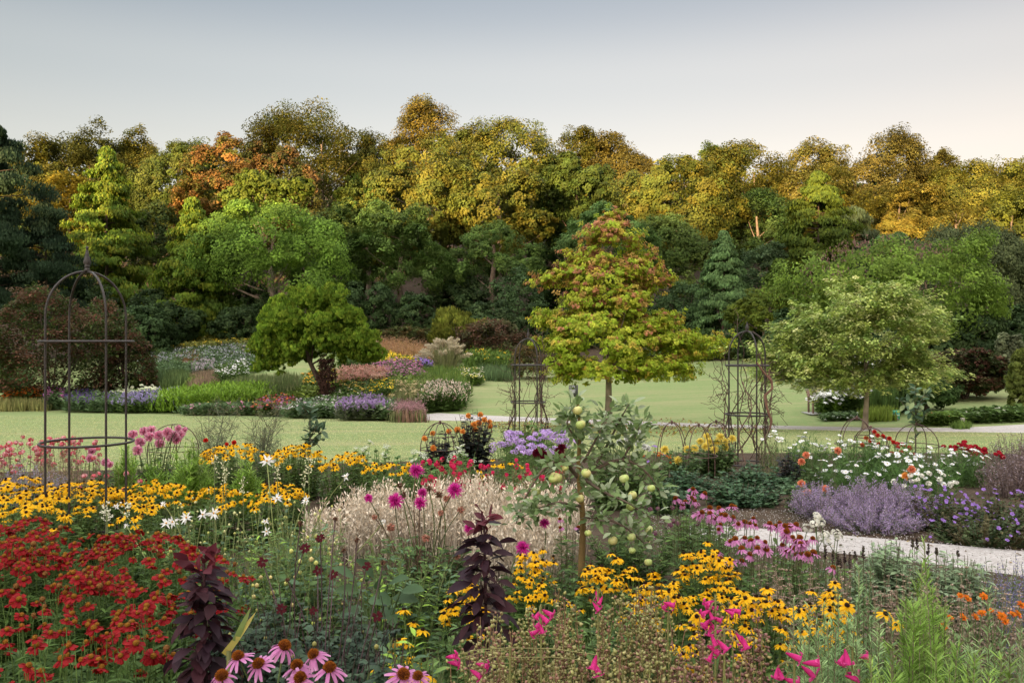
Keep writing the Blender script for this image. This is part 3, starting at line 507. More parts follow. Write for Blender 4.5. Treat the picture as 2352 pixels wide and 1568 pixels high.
# ---------------------------------------------------------------- the far border: drifts of perennials and grasses
def drift(label, px0, px1, top, back, front, leaf, flower=None, n=260, fl=.35, kind='leafy', name='perennial_drift', fs=.09, ls=.26, fpart='flower', cat='plant', spread=1.0, fn=5, lw=.22, lean=.12, hh=None):
    """stems rise from the ground seen between the heights back..front (photo pixels) over px0..px1"""
    px = U(px0, px1, n) + rng.normal(size=n) * .07 * (px1 - px0); f = U(0, 1, n); py = front + (back - front) * f
    dm = dfor((px0 + px1) / 2, front); db = dfor((px0 + px1) / 2, back)
    d = dm + (db - dm) * f; x = (px - 1176) / F * d; z = zg(x, d); base = np.stack([x, d, z], 1)
    H = hh or max(.25, zpy(top, (dm + db) / 2) - float(zg(X((px0 + px1) / 2, (dm + db) / 2), (dm + db) / 2)))
    e = 1 - .12 * np.abs((px - (px0 + px1) / 2) / max(px1 - px0, 1) * 2) ** 3
    h = H * U(.72, 1.04, n) * e; root = thing(name, label, cat, gp((px0 + px1) / 2, dm)); b = MB(); c = cr(leaf, n, None, .28) * A([1.45, 1.35, 1.15])
    tipo = rng.normal(size=(n, 2)) * h[:, None] * lean; tip = base + np.concatenate([tipo, h[:, None]], 1)
    if kind == 'grass':
        k = 7; i = np.repeat(np.arange(n), k); a = U(0, 6.28, len(i)); o = np.stack([np.cos(a), np.sin(a), 0 * a], 1)
        b.scatter(BLADE, base[i] + o * U(.02, .16, len(i))[:, None], A([0, 0, 1.]) + o * U(.1, .55, len(i))[:, None] * spread, o + A([0, 0, .2]), h[i] * U(.6, 1.05, len(i)), .05, c[i] * U(.8, 1.2, (len(i), 1)))
    else:
        k = 9; i = np.repeat(np.arange(n), k); t = np.tile(np.linspace(.12, .95, k), n); a = U(0, 6.28, len(i)); o = np.stack([np.cos(a), np.sin(a), 0 * a], 1)
        p = base[i] + (tip - base)[i] * t[:, None]; up = {'leafy': .55, 'upright': 1.6, 'mound': .25}[kind]
        b.scatter(DIA, p, o + A([0, 0, 1.]) * up + rdir(len(i)) * .25, A([0, 0, 1.]) + rdir(len(i)) * .5, ls * U(.6, 1.2, len(i)), ls * lw * 2, c[i] * U(.8, 1.2, (len(i), 1)))
    b.build('foliage', M_LEAF, root)
    if flower:
        m = max(1, int(n * fl)); s = rng.choice(n, m, False); i = np.repeat(s, fn); q = MB(); fc = cr(flower, m, None, .2); fi = np.repeat(np.arange(m), fn)
        if fpart == 'flower_spike':
            t = np.tile(np.linspace(-.28, .06, fn), m); p = tip[i] + (tip - base)[i] * t[:, None] + rng.normal(size=(len(i), 3)) * .015
            q.scatter(DIA, p, A([0, 0, 1.]) + rdir(len(i)) * .7, rdir(len(i)), fs, fs * .55, fc[fi] * U(.85, 1.15, (len(i), 1)))
        elif fpart == 'plume':
            p = tip[i] + rng.normal(size=(len(i), 3)) * A([.09, .09, .12]) * fs * 7; q.scatter(DIA, p, A([0, 0, .6]) + rdir(len(i)), rdir(len(i)), fs, fs * .5, fc[fi] * U(.85, 1.15, (len(i), 1)))
        else:
            p = tip[i] + rng.normal(size=(len(i), 3)) * A([.7, .7, .28]) * fs; q.scatter(CLUMP, p, rdir(len(i)) * A([1, 1, .3]), A([0, -.35, 1.]) + rdir(len(i)) * .4, fs, fs * .9, fc[fi] * U(.85, 1.15, (len(i), 1)))
        q.build(fpart, M_PETAL if fpart != 'plume' else M_FLUFF, root)
    return root
G1 = [(.10, .17, .04), (.08, .14, .035)]; GD = [(.055, .10, .03), (.07, .12, .035)]; GB = [(.09, .15, .075), (.075, .125, .06)]; GY = [(.17, .24, .05), (.14, .2, .045)]; TN = [(.33, .25, .13), (.26, .22, .10)]
ORG = [(.80, .22, .03), (.7, .16, .03)]; LAV = [(.30, .25, .46), (.35, .30, .50)]; WHT = [(.78, .76, .74)]; YEL = [(.82, .6, .04), (.78, .52, .03)]; MAU = [(.40, .38, .44), (.46, .44, .48)]
# back of the slope first
drift('tan seed grasses on top of the border bank below the big green tree', 340, 450, 768, 784, 794, TN, TN, 240, .8, 'grass', 'ornamental_grass', fpart='plume')
drift('yellow green meadow drift at the top of the bank by the mop headed tree', 330, 590, 776, 790, 812, [(.22, .23, .07), (.17, .2, .06)], YEL, 900, .12, 'leafy', fs=.12)
drift('brown seeded grass at the top of the bank behind the orange leaved patch', 860, 985, 786, 805, 835, [(.27, .15, .08), (.33, .22, .11), (.2, .15, .07)], [(.40, .25, .15)], 700, .7, 'grass', 'ornamental_grass', fpart='plume')
drift('lilac white aster drift across the upper bank', 335, 590, 800, 805, 838, GB, MAU, 1100, .4, fs=.10)
drift('pale lilac aster drift lower on the upper bank beside the daisies', 450, 600, 826, 832, 860, GB, MAU, 480, .25, fs=.10)
drift('rust brown grass in the middle of the lilac aster drift', 408, 466, 808, 824, 842, [(.22, .12, .07), (.17, .12, .06)], None, 200, kind='grass', name='ornamental_grass')
drift('sea green bushes behind the fountain grasses on the bank', 350, 430, 835, 850, 872, GB, None, 240, kind='mound', ls=.3)
drift('green fountain grass leaning over the grass walk', 312, 375, 842, 872, 893, GB, None, 300, kind='grass', name='fountain_grass', spread=1.5)
drift('second green fountain grass next to the bright spray of foliage', 372, 432, 845, 872, 892, [(.085, .14, .06), (.1, .15, .06)], None, 300, kind='grass', name='fountain_grass', spread=1.5)
drift('bright lime spray of foliage between fountain grass and brown grass', 425, 462, 862, 874, 888, GY, None, 110, kind='mound', ls=.26)
drift('brown mauve soft grass mound on the bank', 440, 505, 852, 868, 892, [(.2, .15, .12), (.17, .14, .11)], None, 380, kind='grass', name='ornamental_grass', spread=1.2)
drift('pale mauve spikes rising behind the brown mauve grass', 440, 490, 832, 846, 866, GB, [(.5, .42, .46)], 140, .7, fpart='flower_spike', fs=.16)
drift('white daisy clump nearest the mop headed tree', 530, 566, 834, 856, 884, GD, WHT, 150, .25, fs=.11)
drift('smaller white daisy clump beside the brown mauve grass', 498, 532, 844, 860, 888, GD, WHT, 110, .2, fs=.10)
drift('soft grey green grass in a long sweep before the mop headed tree', 535, 680, 862, 884, 922, [(.10, .145, .06), (.13, .15, .08), (.08, .12, .05)], None, 1100, kind='grass', name='ornamental_grass', spread=1.1)
drift('orange yellow daisies under the mop headed tree', 700, 815, 860, 868, 895, G1, [(.85, .5, .04), (.8, .34, .03)], 330, .35, fs=.12)
drift('green mound under the edge of the mop headed tree', 780, 865, 812, 826, 852, GD, None, 260, kind='mound', ls=.3)
drift('golden daisies behind the purple joe pye drift', 884, 920, 816, 832, 856, G1, YEL, 150, .7, fs=.13)
drift('golden rod clump beside the violet asters', 925, 960, 824, 836, 858, G1, YEL, 140, .6, fs=.13)
drift('violet aster clump below the pampas grass', 948, 988, 826, 838, 858, GD, [(.36, .2, .62)], 130, .8, fs=.13)
drift('purple pink joe pye drift in the middle of the border', 862, 968, 838, 850, 890, GD, [(.42, .14, .28), (.36, .12, .24), (.46, .2, .3)], 560, .6, fs=.13)
drift('salmon pink plumes in front of the purple drift', 783, 892, 850, 870, 898, [(.2, .15, .07), (.12, .14, .05)], [(.62, .34, .27), (.55, .27, .23), (.7, .45, .36)], 480, .9, fpart='plume', fs=.10, fn=16)
drift('tall green stems with small yellow flowers behind the pampas grass', 1075, 1178, 795, 815, 858, G1, YEL, 700, .12, 'upright', fs=.1)
drift('dark green tall drift at the top corner of the border', 1040, 1160, 790, 800, 830, GD, YEL, 500, .06, 'upright', fs=.1)
drift('blue green grass at the far tip of the border by the lawn', 1100, 1175, 828, 846, 874, GB, None, 420, kind='grass', name='ornamental_grass')
drift('pale yellow flowered clump by the lawn edge below the pampas grass', 1030, 1105, 848, 862, 884, G1, [(.75, .66, .2), (.7, .65, .5)], 300, .3, fs=.12)
drift('deep green grass mound below the pampas grass', 960, 1062, 842, 866, 897, [(.08, .14, .04), (.11, .17, .04)], None, 800, kind='grass', name='ornamental_grass', spread=1.1)
drift('light green low grass beside the pale pink rounded clump', 985, 1070, 868, 884, 902, [(.17, .22, .07), (.13, .19, .06)], None, 400, kind='grass', name='ornamental_grass', spread=1.2)
drift('yellow daisies with lilac asters next to the light green grass', 920, 985, 862, 872, 896, G1, [(.82, .6, .04), (.78, .55, .05), (.5, .45, .66)], 260, .5, fs=.11)
drift('grey green airy grass before the joe pye drift', 888, 985, 880, 905, 940, [(.12, .15, .07), (.16, .16, .09), (.1, .12, .05)], [(.45, .35, .18)], 560, .1, 'grass', 'ornamental_grass')
drift('dark green clump with yellow heads beside the airy grass', 856, 900, 878, 908, 936, GD, YEL, 240, .22, fs=.1)
drift('dark green clump with dull yellow heads behind the white dotted drift', 792, 850, 878, 890, 925, GD, [(.6, .42, .08)], 260, .25, fs=.1)
drift('white dotted green drift in front of the salmon plumes', 765, 876, 898, 912, 938, GD, [(.72, .7, .55)], 480, .2, fs=.09)
rp_ = drift('rounded clump of pale pink flowers by the path end', 973, 1066, 886, 912, 946, GD, [(.66, .5, .42), (.6, .45, .38), (.72, .6, .52)], 620, .85, fpart='flower_spike', fs=.11, fn=4)
drift('lime green ferny foliage beside the purple leaved column', 665, 745, 892, 905, 928, GY, None, 260, kind='mound', ls=.26)
drift('olive clump between the lime foliage and the grey green sweep', 560, 680, 905, 915, 935, G1, [(.6, .3, .2)], 300, .05, 'upright')
drift('bright green feathery drift behind the lavender spikes', 370, 600, 890, 922, 946, [(.15, .26, .035), (.12, .22, .03)], None, 1500, kind='upright', ls=.3, lw=.1)
drift('soft green haze of grasses between the lilac asters and the fountain grasses', 330, 540, 838, 842, 874, [(.10, .15, .06), (.13, .16, .08)], [(.4, .36, .3)], 700, .1, 'grass', 'ornamental_grass', fpart='plume', fs=.06, spread=1.2)
drift('feathery green grass between the white dotted drift and the gaura', 770, 905, 912, 922, 948, [(.11, .16, .06), (.13, .17, .07)], None, 560, kind='grass', name='ornamental_grass', spread=1.2)
drift('wispy mixed grasses behind the indigo salvias by the grass walk', 110, 300, 900, 912, 935, [(.11, .16, .06), (.16, .18, .09)], None, 620, kind='grass', name='ornamental_grass', spread=1.2)
drift('airy green stems between the rounded pink clump and the joe pye drift', 880, 1000, 868, 880, 915, [(.12, .18, .06), (.14, .2, .06)], [(.7, .6, .3)], 520, .06, 'upright')
# front edge along the lawn
drift('rough pale grasses at the picture edge before the maple mound', -30, 62, 838, 860, 896, GB, None, 420, kind='grass', name='ornamental_grass')
drift('orange sneezeweed bank on the lawn edge by the picture side', 15, 100, 893, 925, 938, G1, ORG, 420, .75, fs=.12)
drift('sandy green grass in front of the orange sneezeweed', -40, 104, 908, 934, 943, [(.22, .22, .10), (.17, .19, .08)], None, 700, kind='grass', name='ornamental_grass')
drift('magenta spire flowers beside the orange sneezeweed', 100, 150, 893, 925, 942, GB, [(.55, .16, .42), (.5, .2, .45)], 150, .25, fpart='flower_spike', fs=.16, fn=7)
drift('indigo dark salvia clump on the lawn edge behind the tall iron obelisk', 150, 220, 905, 926, 946, GB, [(.10, .06, .22), (.16, .08, .3)], 280, .45, fpart='flower_spike', fs=.12)
drift('grey green salvia clump between the indigo and the lavender spikes', 205, 285, 908, 928, 947, GB, [(.2, .13, .35)], 320, .18, fpart='flower_spike', fs=.12)
drift('cream umbel flowers behind the lavender spikes', 255, 365, 898, 908, 926, G1, [(.7, .7, .5), (.62, .66, .45)], 160, .4, fs=.24)
drift('lavender blue spikes in a long bank on the lawn edge', 272, 428, 906, 926, 948, GD, LAV, 700, .8, fpart='flower_spike', fs=.15, fn=6)
drift('silver green edging with pink dots in front of the feathery drift', 430, 600, 926, 938, 953, GB, [(.62, .25, .38), (.75, .55, .12), (.6, .3, .4)], 520, .12, fs=.11)
drift('white yellow daisies in the edging beside the red drift', 520, 600, 926, 936, 950, GB, [(.8, .6, .12), (.75, .7, .5)], 200, .3, fs=.11)
drift('mixed red and purple drift beside the pale gaura', 596, 668, 920, 932, 955, GD, [(.42, .06, .07), (.3, .08, .2), (.6, .16, .05), (.45, .2, .34)], 420, .8, fs=.12)
drift('rust orange heads between the red drift and the purple column', 655, 745, 922, 930, 950, GD, [(.55, .17, .05), (.5, .12, .05)], 220, .4, fs=.11)
drift('pale pink gaura drift on the lawn edge before the purple column', 660, 795, 926, 936, 960, GB, [(.60, .48, .54), (.66, .6, .6)], 700, .45, fs=.09)
drift('mauve lavender sweep on the lawn edge before the white dotted drift', 780, 882, 922, 938, 965, [(.10, .12, .09), (.09, .13, .07)], [(.34, .22, .44), (.38, .27, .46)], 620, .8, fpart='flower_spike', fs=.14, fn=6)
drift('pale speckled greenery between mauve lavender and the pink grass', 868, 915, 928, 940, 966, GB, [(.66, .5, .5)], 240, .2, fs=.08)
drift('pink haze of grass at the tip of the border by the path', 902, 968, 928, 946, 968, [(.20, .13, .11), (.12, .14, .07)], [(.40, .22, .24), (.34, .2, .2)], 420, .95, 'grass', 'ornamental_grass', fpart='plume', fs=.07, fn=8)
# pampas-like feather grass
def pampas():
    d = dfor(1025, 862); g = gp(1025, d); root = thing('feather_reed_grass', 'big fountain of feather grass with cream plumes on the bank', 'grass', g); b = MB(); m = 420
    a = U(0, 6.28, m); o = np.stack([np.cos(a), np.sin(a), 0 * a], 1); b.scatter(BLADE, g + o * U(0, .35, m)[:, None], A([0, 0, 1.]) + o * U(.15, .9, m)[:, None], o, U(1.2, 2.2, m), .06, cr([(.26, .28, .12), (.34, .34, .18)], m)); b.build('foliage', M_LEAF, root)
    H = zpy(776, d) - g[2]; n = 52; s = MB()
    for k in range(n):
        a = U(0, 6.28); r = U(.1, 1.0); e = g + A([cos(a) * r * 1.45, sin(a) * r * 1.2, H * (1 - .42 * r * r) * U(.88, 1.0)]); c = (g + e) / 2 + A([0, 0, .25]); t = np.linspace(0, 1, 6)[:, None]
        w = g * (1 - t) ** 2 + 2 * c * t * (1 - t) + e * t * t; s.tube(w, .012, (.36, .34, .18), 4)
        p = MB(); q = 90; f = U(0, 1, q); dr = nrm(e - c); dn = A([cos(a), sin(a), -.6]) * .22; ax = w[4] + (e - w[4]) * f[:, None] * 1.5 + dn * (f ** 2)[:, None]
        p.scatter(DIA, ax + rng.normal(size=(q, 3)) * .05 * np.sin(f * 2.6 + .4)[:, None], dr + rdir(q) * .7, rdir(q), .16, .055, cr([(.62, .53, .38), (.7, .62, .46)], q, None, .12)); p.build('plume', M_FLUFF, root)
    s.build('stem', M_STEM, root)
pampas()
# white beds by the bench and the carpet of edging beyond the dogwood
drift('white hydrangea clump beside the slatted bench', 1880, 1925, 924, 938, 955, G1, WHT, 190, .75, fs=.17, hh=.75)
drift('taller white hydrangea clump nearer the dogwood trunk', 1930, 1968, 914, 936, 956, GD, WHT, 190, .7, fs=.17, hh=.95)
drift('green shoots between the two white hydrangea clumps', 1912, 1936, 918, 940, 956, [(.13, .22, .04)], None, 90, kind='upright', hh=.75)
drift('silver white carpet edging along the lawn before the hydrangeas', 1896, 1996, 954, 957, 964, GB, [(.66, .7, .62)], 300, .7, fs=.09, hh=.14)
drift('loose white climbing roses behind the dogwood', 1985, 2050, 862, 905, 935, GD, WHT, 260, .55, fs=.16, hh=1.75)
drift('yellow green grass mound between dogwood and signboard', 1985, 2052, 938, 950, 966, GY, None, 420, kind='grass', name='ornamental_grass', spread=1.3, hh=.5)
drift('dark reed grass behind the signboard', 1990, 2060, 895, 935, 955, GD, None, 360, kind='grass', name='ornamental_grass', hh=1.15)
drift('low fern edging by the path below the red brown maple', 2115, 2200, 955, 968, 976, G1, [(.5, .2, .08)], 420, .03, 'mound', hh=.35)
drift('dark ground cover under the red brown maple by the wide path', 2195, 2380, 950, 955, 970, GD, [(.5, .5, .4)], 420, .03, 'mound', hh=.35)
drift('long shade loving ground cover along the foot of the wood', 1470, 1850, 808, 812, 826, [(.06, .10, .03), (.09, .12, .035)], None, 600, kind='mound', hh=.8, ls=.4)
drift('grey green meadow edge below the wood behind the mop headed tree', 560, 860, 790, 795, 815, [(.1, .14, .05), (.16, .16, .07)], None, 500, kind='leafy', hh=.9)
# ---------------------------------------------------------------- flower heads (built once, shared by their copies)
def petals(b, n, r0, L, w, el, curl, col, z=0., jit=.06, prof=(.5, .9, 1, .85, .3), tipcol=None, groove=.12, ph=None, lv=.12):
    t = np.linspace(0, 1, len(prof)); ph = U(0, 6.28) if ph is None else ph
    for i in range(n):
        a = 2 * pi * i / n + ph + U(-jit, jit) * 3; u = A([cos(a), sin(a), 0]); s = A([-sin(a), cos(a), 0]); l = L * U(1 - lv, 1 + lv); ang = el + U(-jit, jit) * 2 + (curl + U(-jit, jit) * 2) * t
        st = l / (len(t) - 1); rr = r0 + np.concatenate([[0], np.cumsum(np.cos(ang[1:]) * st)]); zz = z + np.concatenate([[0], np.cumsum(np.sin(ang[1:]) * st)])
        m = rr[:, None] * u + zz[:, None] * A([0, 0, 1.]); ww = (w * .5 * A(prof))[:, None] * s; nz = np.stack([-np.sin(ang)[:, None] * u + np.cos(ang)[:, None] * A([0, 0, 1.])], 0)[0]
        v = np.stack([m - ww, m - nz * w * groove, m + ww], 1).reshape(-1, 3); q = []
        for k in range(len(t) - 1): q += [(3 * k, 3 * k + 1, 3 * k + 4, 3 * k + 3), (3 * k + 1, 3 * k + 2, 3 * k + 5, 3 * k + 4)]
        c = A(col) * U(.85, 1.12); cc = np.repeat(c[None] if tipcol is None else c[None] * (1 - t[:, None] ** 3) + A(tipcol) * t[:, None] ** 3, 3, 0) if tipcol is not None else c
        b.add(v, q, None, cc)
def cone(r, h, z, col, spikes=0, scol=None, sl=.004):
    b = MB(); tv, q, t = ICO2; b.add(tv * A([r, r, h]) + A([0, 0, z]), None, t, col)
    if spikes:
        k = np.arange(spikes) + .5; ph = np.arccos(1 - k / spikes * 1.1); th = pi * (1 + 5 ** .5) * k; u = np.stack([np.cos(th) * np.sin(ph), np.sin(th) * np.sin(ph), np.cos(ph)], 1)
        b.scatter(NEED, u * A([r, r, h]) * .97 + A([0, 0, z]), u + A([0, 0, .35]), rdir(spikes), sl, sl * .42, scol or col)
    return b
HEADS = {}
def reg(name, fn, n=3):
    L = []
    for i in range(n):
        r = fn(); p, c = r if isinstance(r, tuple) else (r, None)
        L.append((p.mesh(name + '_petals', M_PETAL), c.mesh(name + '_cone', M_CONE) if c else None))
    HEADS[name] = L
def h_rud():
    b = MB(); petals(b, int(rng.integers(11, 14)), .005, .032, .0125, U(-.15, .15), U(-.75, -.3), (.86, .47, .006), jit=.09, tipcol=(.88, .55, .02)); return b, cone(.0088, .0075, .003, (.022, .010, .008), 40, (.03, .015, .01), .003)
def h_hel(): b = MB(); petals(b, 13, .006, .0205, .0118, U(-.25, .15), -.55, (.27, .007, .012), jit=.09, prof=(.4, .8, 1, 1.1, .75), tipcol=(.33, .014, .013)); return b, cone(.0086, .0085, .005, (.27, .11, .014), 40, (.15, .04, .01), .0025)
def h_ech(): b = MB(); petals(b, 15, .011, .043, .0115, U(-.35, .0), U(-1.0, -.5), (.58, .20, .44), jit=.1, prof=(.6, .95, 1, .95, .55), tipcol=(.68, .34, .56)); return b, cone(.0150, .0165, .003, (.13, .035, .012), 150, (.36, .11, .015), .008)
def ball(R, col, n=9, w=.5, tip=None, inner=None, flat=.85, narrow=False):
    b = MB()
    for k in range(n):
        f = k / (n - 1); e = 1.45 - 1.75 * f; m = int(5 + 11 * np.sin(min(1, f * .95 + .12) * pi * .56)); l = R * (.55 + .45 * f); c = A(inner if inner is not None else col) * (1 - f) + A(col) * f
        petals(b, m, R * .06, l, R * w * (.45 + .55 * f), e, -.5 * f + (.25 if narrow else .55), c, z=-R * .25 * (f - .5), jit=.1, prof=(.35, .75, 1, .9, .35) if not narrow else (.55, .8, .8, .6, .12), tipcol=tip, groove=.3)
    return b
def h_star(): b = MB(); petals(b, 8, .004, .045, .013, U(.2, .5), U(-.7, .2), (.82, .80, .78), jit=.2, prof=(.6, 1, .95, .6, .1), groove=.25); return b, cone(.006, .004, .003, (.75, .34, .03))
def h_cos(): b = MB(); petals(b, 8, .004, .034, .027, U(.1, .45), -.35, (.82, .82, .83), jit=.06, prof=(.35, .8, 1, 1, .75), groove=.12); return b, cone(.0065, .005, .002, (.7, .42, .03))
def h_mar(col): b = MB(); petals(b, 16, .004, .016, .007, .45, -.3, col, jit=.14); petals(b, 12, .003, .012, .006, .9, -.3, A(col) * A([1.05, 1.4, 1]), jit=.14); return b, cone(.006, .005, .003, (.4, .12, .01))
def cluster(R, n, s, cols, dome=.6, low=.0):
    b = MB(); u = rdir(n * 3); u = u[u[:, 2] > low][:n]; m = len(u); p = u * A([R, R, R * dome]) * U(.8, 1.05, (m, 1)); i = np.repeat(np.arange(m), 5); a = np.tile(np.arange(5) * 1.2566, m) + np.repeat(U(0, 6, m), 5)
    x = nrm(np.cross(u, rdir(m)))[i]; y = np.cross(u[i], x); d = x * np.cos(a)[:, None] + y * np.sin(a)[:, None]; b.scatter(LEAF, p[i], d + u[i] * .15, u[i], s, s * .9, cr(cols, m, None, .15)[i]); return b
def bell():
    """a flared tubular flower whose mouth points along +Z"""
    b = MB(); c0, c1 = (.55, .02, .17), (.66, .03, .22); prof = [(.0016, 0), (.0026, .004), (.0046, .011), (.0060, .021), (.0062, .030)]; S = 10; a = np.arange(S) * 2 * pi / S
    v = [(r * cos(t), r * sin(t), z) for r, z in prof for t in a]; q = [(i * S + j, i * S + (j + 1) % S, (i + 1) * S + (j + 1) % S, (i + 1) * S + j) for i in range(4) for j in range(S)]; b.add(v, q, None, np.repeat(A([(.42, .015, .13), (.50, .02, .16), (.58, .03, .2), (.66, .04, .25), (.70, .06, .3)]), S, 0))
    petals(b, 5, .0058, .0105, .0095, .75, -1.9, c1, z=.029, prof=(.6, .95, 1, .8, .4), jit=.12, tipcol=(.82, .14, .44)); return b
def spent(): b = MB(); n = 90; u = rdir(n); b.scatter(NEED, u * .008, u + A([0, 0, -.4]), rdir(n), .026, .007, cr([(.50, .20, .15), (.56, .28, .2), (.36, .17, .11)], n)); return b
def spentb(): b = MB(); n = 70; u = rdir(n); b.scatter(NEED, u * .006, u, rdir(n), .022, .006, cr([(.14, .07, .045), (.2, .1, .06)], n)); return b
reg('black_eyed_daisy', h_rud, 4); reg('sneezeweed', h_hel, 4); reg('coneflower', h_ech, 4)
reg('pink_dahlia', lambda: ball(.05, (.80, .20, .40), 9, .42, (.86, .56, .66)), 3); reg('orange_dahlia', lambda: ball(.045, (.88, .36, .06), 8, .5, (.9, .5, .16)), 3); reg('coral_dahlia', lambda: ball(.045, (.82, .26, .14), 8, .5, (.88, .42, .25)), 2)
reg('white_dahlia', lambda: ball(.04, (.82, .82, .78), 7, .5), 2); reg('yellow_dahlia', lambda: ball(.058, (.86, .68, .09), 8, .34, (.88, .78, .3), narrow=True), 3); reg('maroon_dahlia', lambda: ball(.055, (.12, .006, .02), 8, .36, narrow=True), 2)
reg('red_dahlia', lambda: ball(.04, (.62, .04, .03), 7, .5), 2); reg('magenta_dahlia', lambda: ball(.062, (.62, .015, .30), 9, .2, (.74, .10, .46), narrow=True), 3); reg('star_dahlia', h_star, 3); reg('cosmos', h_cos, 4)
reg('marigold', lambda: h_mar((.72, .17, .015)), 2); reg('phlox', lambda: cluster(.065, 42, .013, [(.55, .36, .72), (.62, .44, .76)], .7), 3); reg('umbel', lambda: cluster(.05, 40, .007, [(.7, .72, .6)], .35), 2); reg('white_cluster', lambda: cluster(.028, 16, .012, [(.8, .78, .7)], .8, -.3), 2)
reg('penstemon', bell, 3); reg('spent_dahlia', spent, 2); reg('brown_dahlia', spentb, 2); reg('small_dahlia', lambda: (lambda b: (petals(b, 8, .004, .022, .014, .1, -.3, (.07, .003, .008), jit=.12), b)[1])(MB()), 2); reg('monarda', lambda: cluster(.03, 46, .016, [(.45, .012, .03), (.38, .01, .025)], .7, -.2), 2)
reg('poppy', lambda: ball(.03, (.7, .03, .02), 4, .9), 1); reg('small_red_bell', lambda: cluster(.02, 7, .02, [(.66, .04, .12), (.58, .02, .1)], 1.4, -1), 3); reg('coral_small', lambda: cluster(.022, 10, .016, [(.72, .2, .22), (.76, .4, .42), (.7, .14, .18)], .9, -.6), 3)
reg('violet_cranesbill', lambda: (lambda b: (petals(b, 5, .002, .017, .016, .3, -.2, (.33, .18, .55), jit=.05, prof=(.35, .8, 1, .9, .5)), b)[1])(MB()), 2); reg('thistle_ball', lambda: cluster(.02, 40, .007, [(.30, .10, .18), (.24, .12, .16)], 1, -1), 2)
def h_fade(): b = MB(); petals(b, 6, .005, .022, .009, -.7, -.6, (.42, .22, .03), jit=.3, lv=.4); return b, cone(.0088, .0085, .003, (.03, .016, .01), 40, (.05, .025, .015), .003)
def h_hfade(): b = MB(); petals(b, 7, .006, .014, .007, -.8, -.5, (.16, .03, .014), jit=.3, lv=.4); return b, cone(.0105, .0105, .004, (.22, .10, .03), 40, (.13, .05, .02), .003)
reg('faded_daisy', h_fade, 3); reg('faded_sneezeweed', h_hfade, 3)
ALT = {'black_eyed_daisy': ('faded_daisy', .06), 'sneezeweed': ('faded_sneezeweed', .07)}
def frame(z):
    z = nrm(A(z, float)); x = nrm(np.cross(z, rng.normal(size=3))); return np.stack([x, np.cross(z, x), z], 1)
HN = {'penstemon': 'bell_flower', 'small_red_bell': 'bell_flower', 'spent_dahlia': 'faded_bloom', 'brown_dahlia': 'seed_head'}
def head(root, kind, p, up, s):
    if kind in ALT and rng.random() < ALT[kind][1]: kind = ALT[kind][0]
    pm, cm = HEADS[kind][rng.integers(len(HEADS[kind]))]; o = part(HN.get(kind, 'flower_head'), pm, root, p, frame(up), s)
    if cm:
        c = bpy.data.objects.new('cone', cm); COL.objects.link(c); c.parent = o
# ---------------------------------------------------------------- leafy plants of the near beds
def stems_leaves(root, base, tip, bulge, stemc, r, leaf, names=('stem', 'leaves')):
    n = len(base); k = 6; t = np.linspace(0, 1, k)[None, :, None]; ctl = base * .45 + tip * .55 + bulge
    ctl[:, :2] = base[:, :2] * .6 + tip[:, :2] * .4 + bulge[:, :2]
    P = base[:, None] * (1 - t) ** 2 + 2 * ctl[:, None] * t * (1 - t) + tip[:, None] * t * t
    b = MB(); b.tubes(P, (r * (1 - .55 * np.linspace(0, 1, k)))[None], cr(stemc, n, None, .2), 4); b.build(names[0], M_STEM, root)
    if not leaf: return P
    L = dict(per=14, L=.09, W=.03, cols=[(.06, .1, .03)], t0=.1, t1=.97, up=.5, T=LANCE, taper=.5, j=.25, jz=.45, droop=0, v=.28); L.update(leaf)
    m = n * L['per']; i = np.repeat(np.arange(n), L['per']); t = U(L['t0'], L['t1'], m)[:, None]; p = base[i] * (1 - t) ** 2 + 2 * ctl[i] * t * (1 - t) + tip[i] * t * t
    a = U(0, 6.283, m); o = np.stack([np.cos(a), np.sin(a), 0 * a], 1); Y = o + A([0, 0, L['up']]) + rdir(m) * L['j']; Z = A([0, 0, 1.]) - o * .2 + rdir(m) * L['jz']
    l = L['L'] * U(.65, 1.25, m) * (1 - L['taper'] * t[:, 0]); b = MB(); b.scatter(L['T'], p, Y, Z, l, l * L['W'] / L['L'], cr(L['cols'], n, None, L['v'])[i] * U(.75, 1.25, (m, 1))); b.build(names[1], M_LEAF, root)
    return P
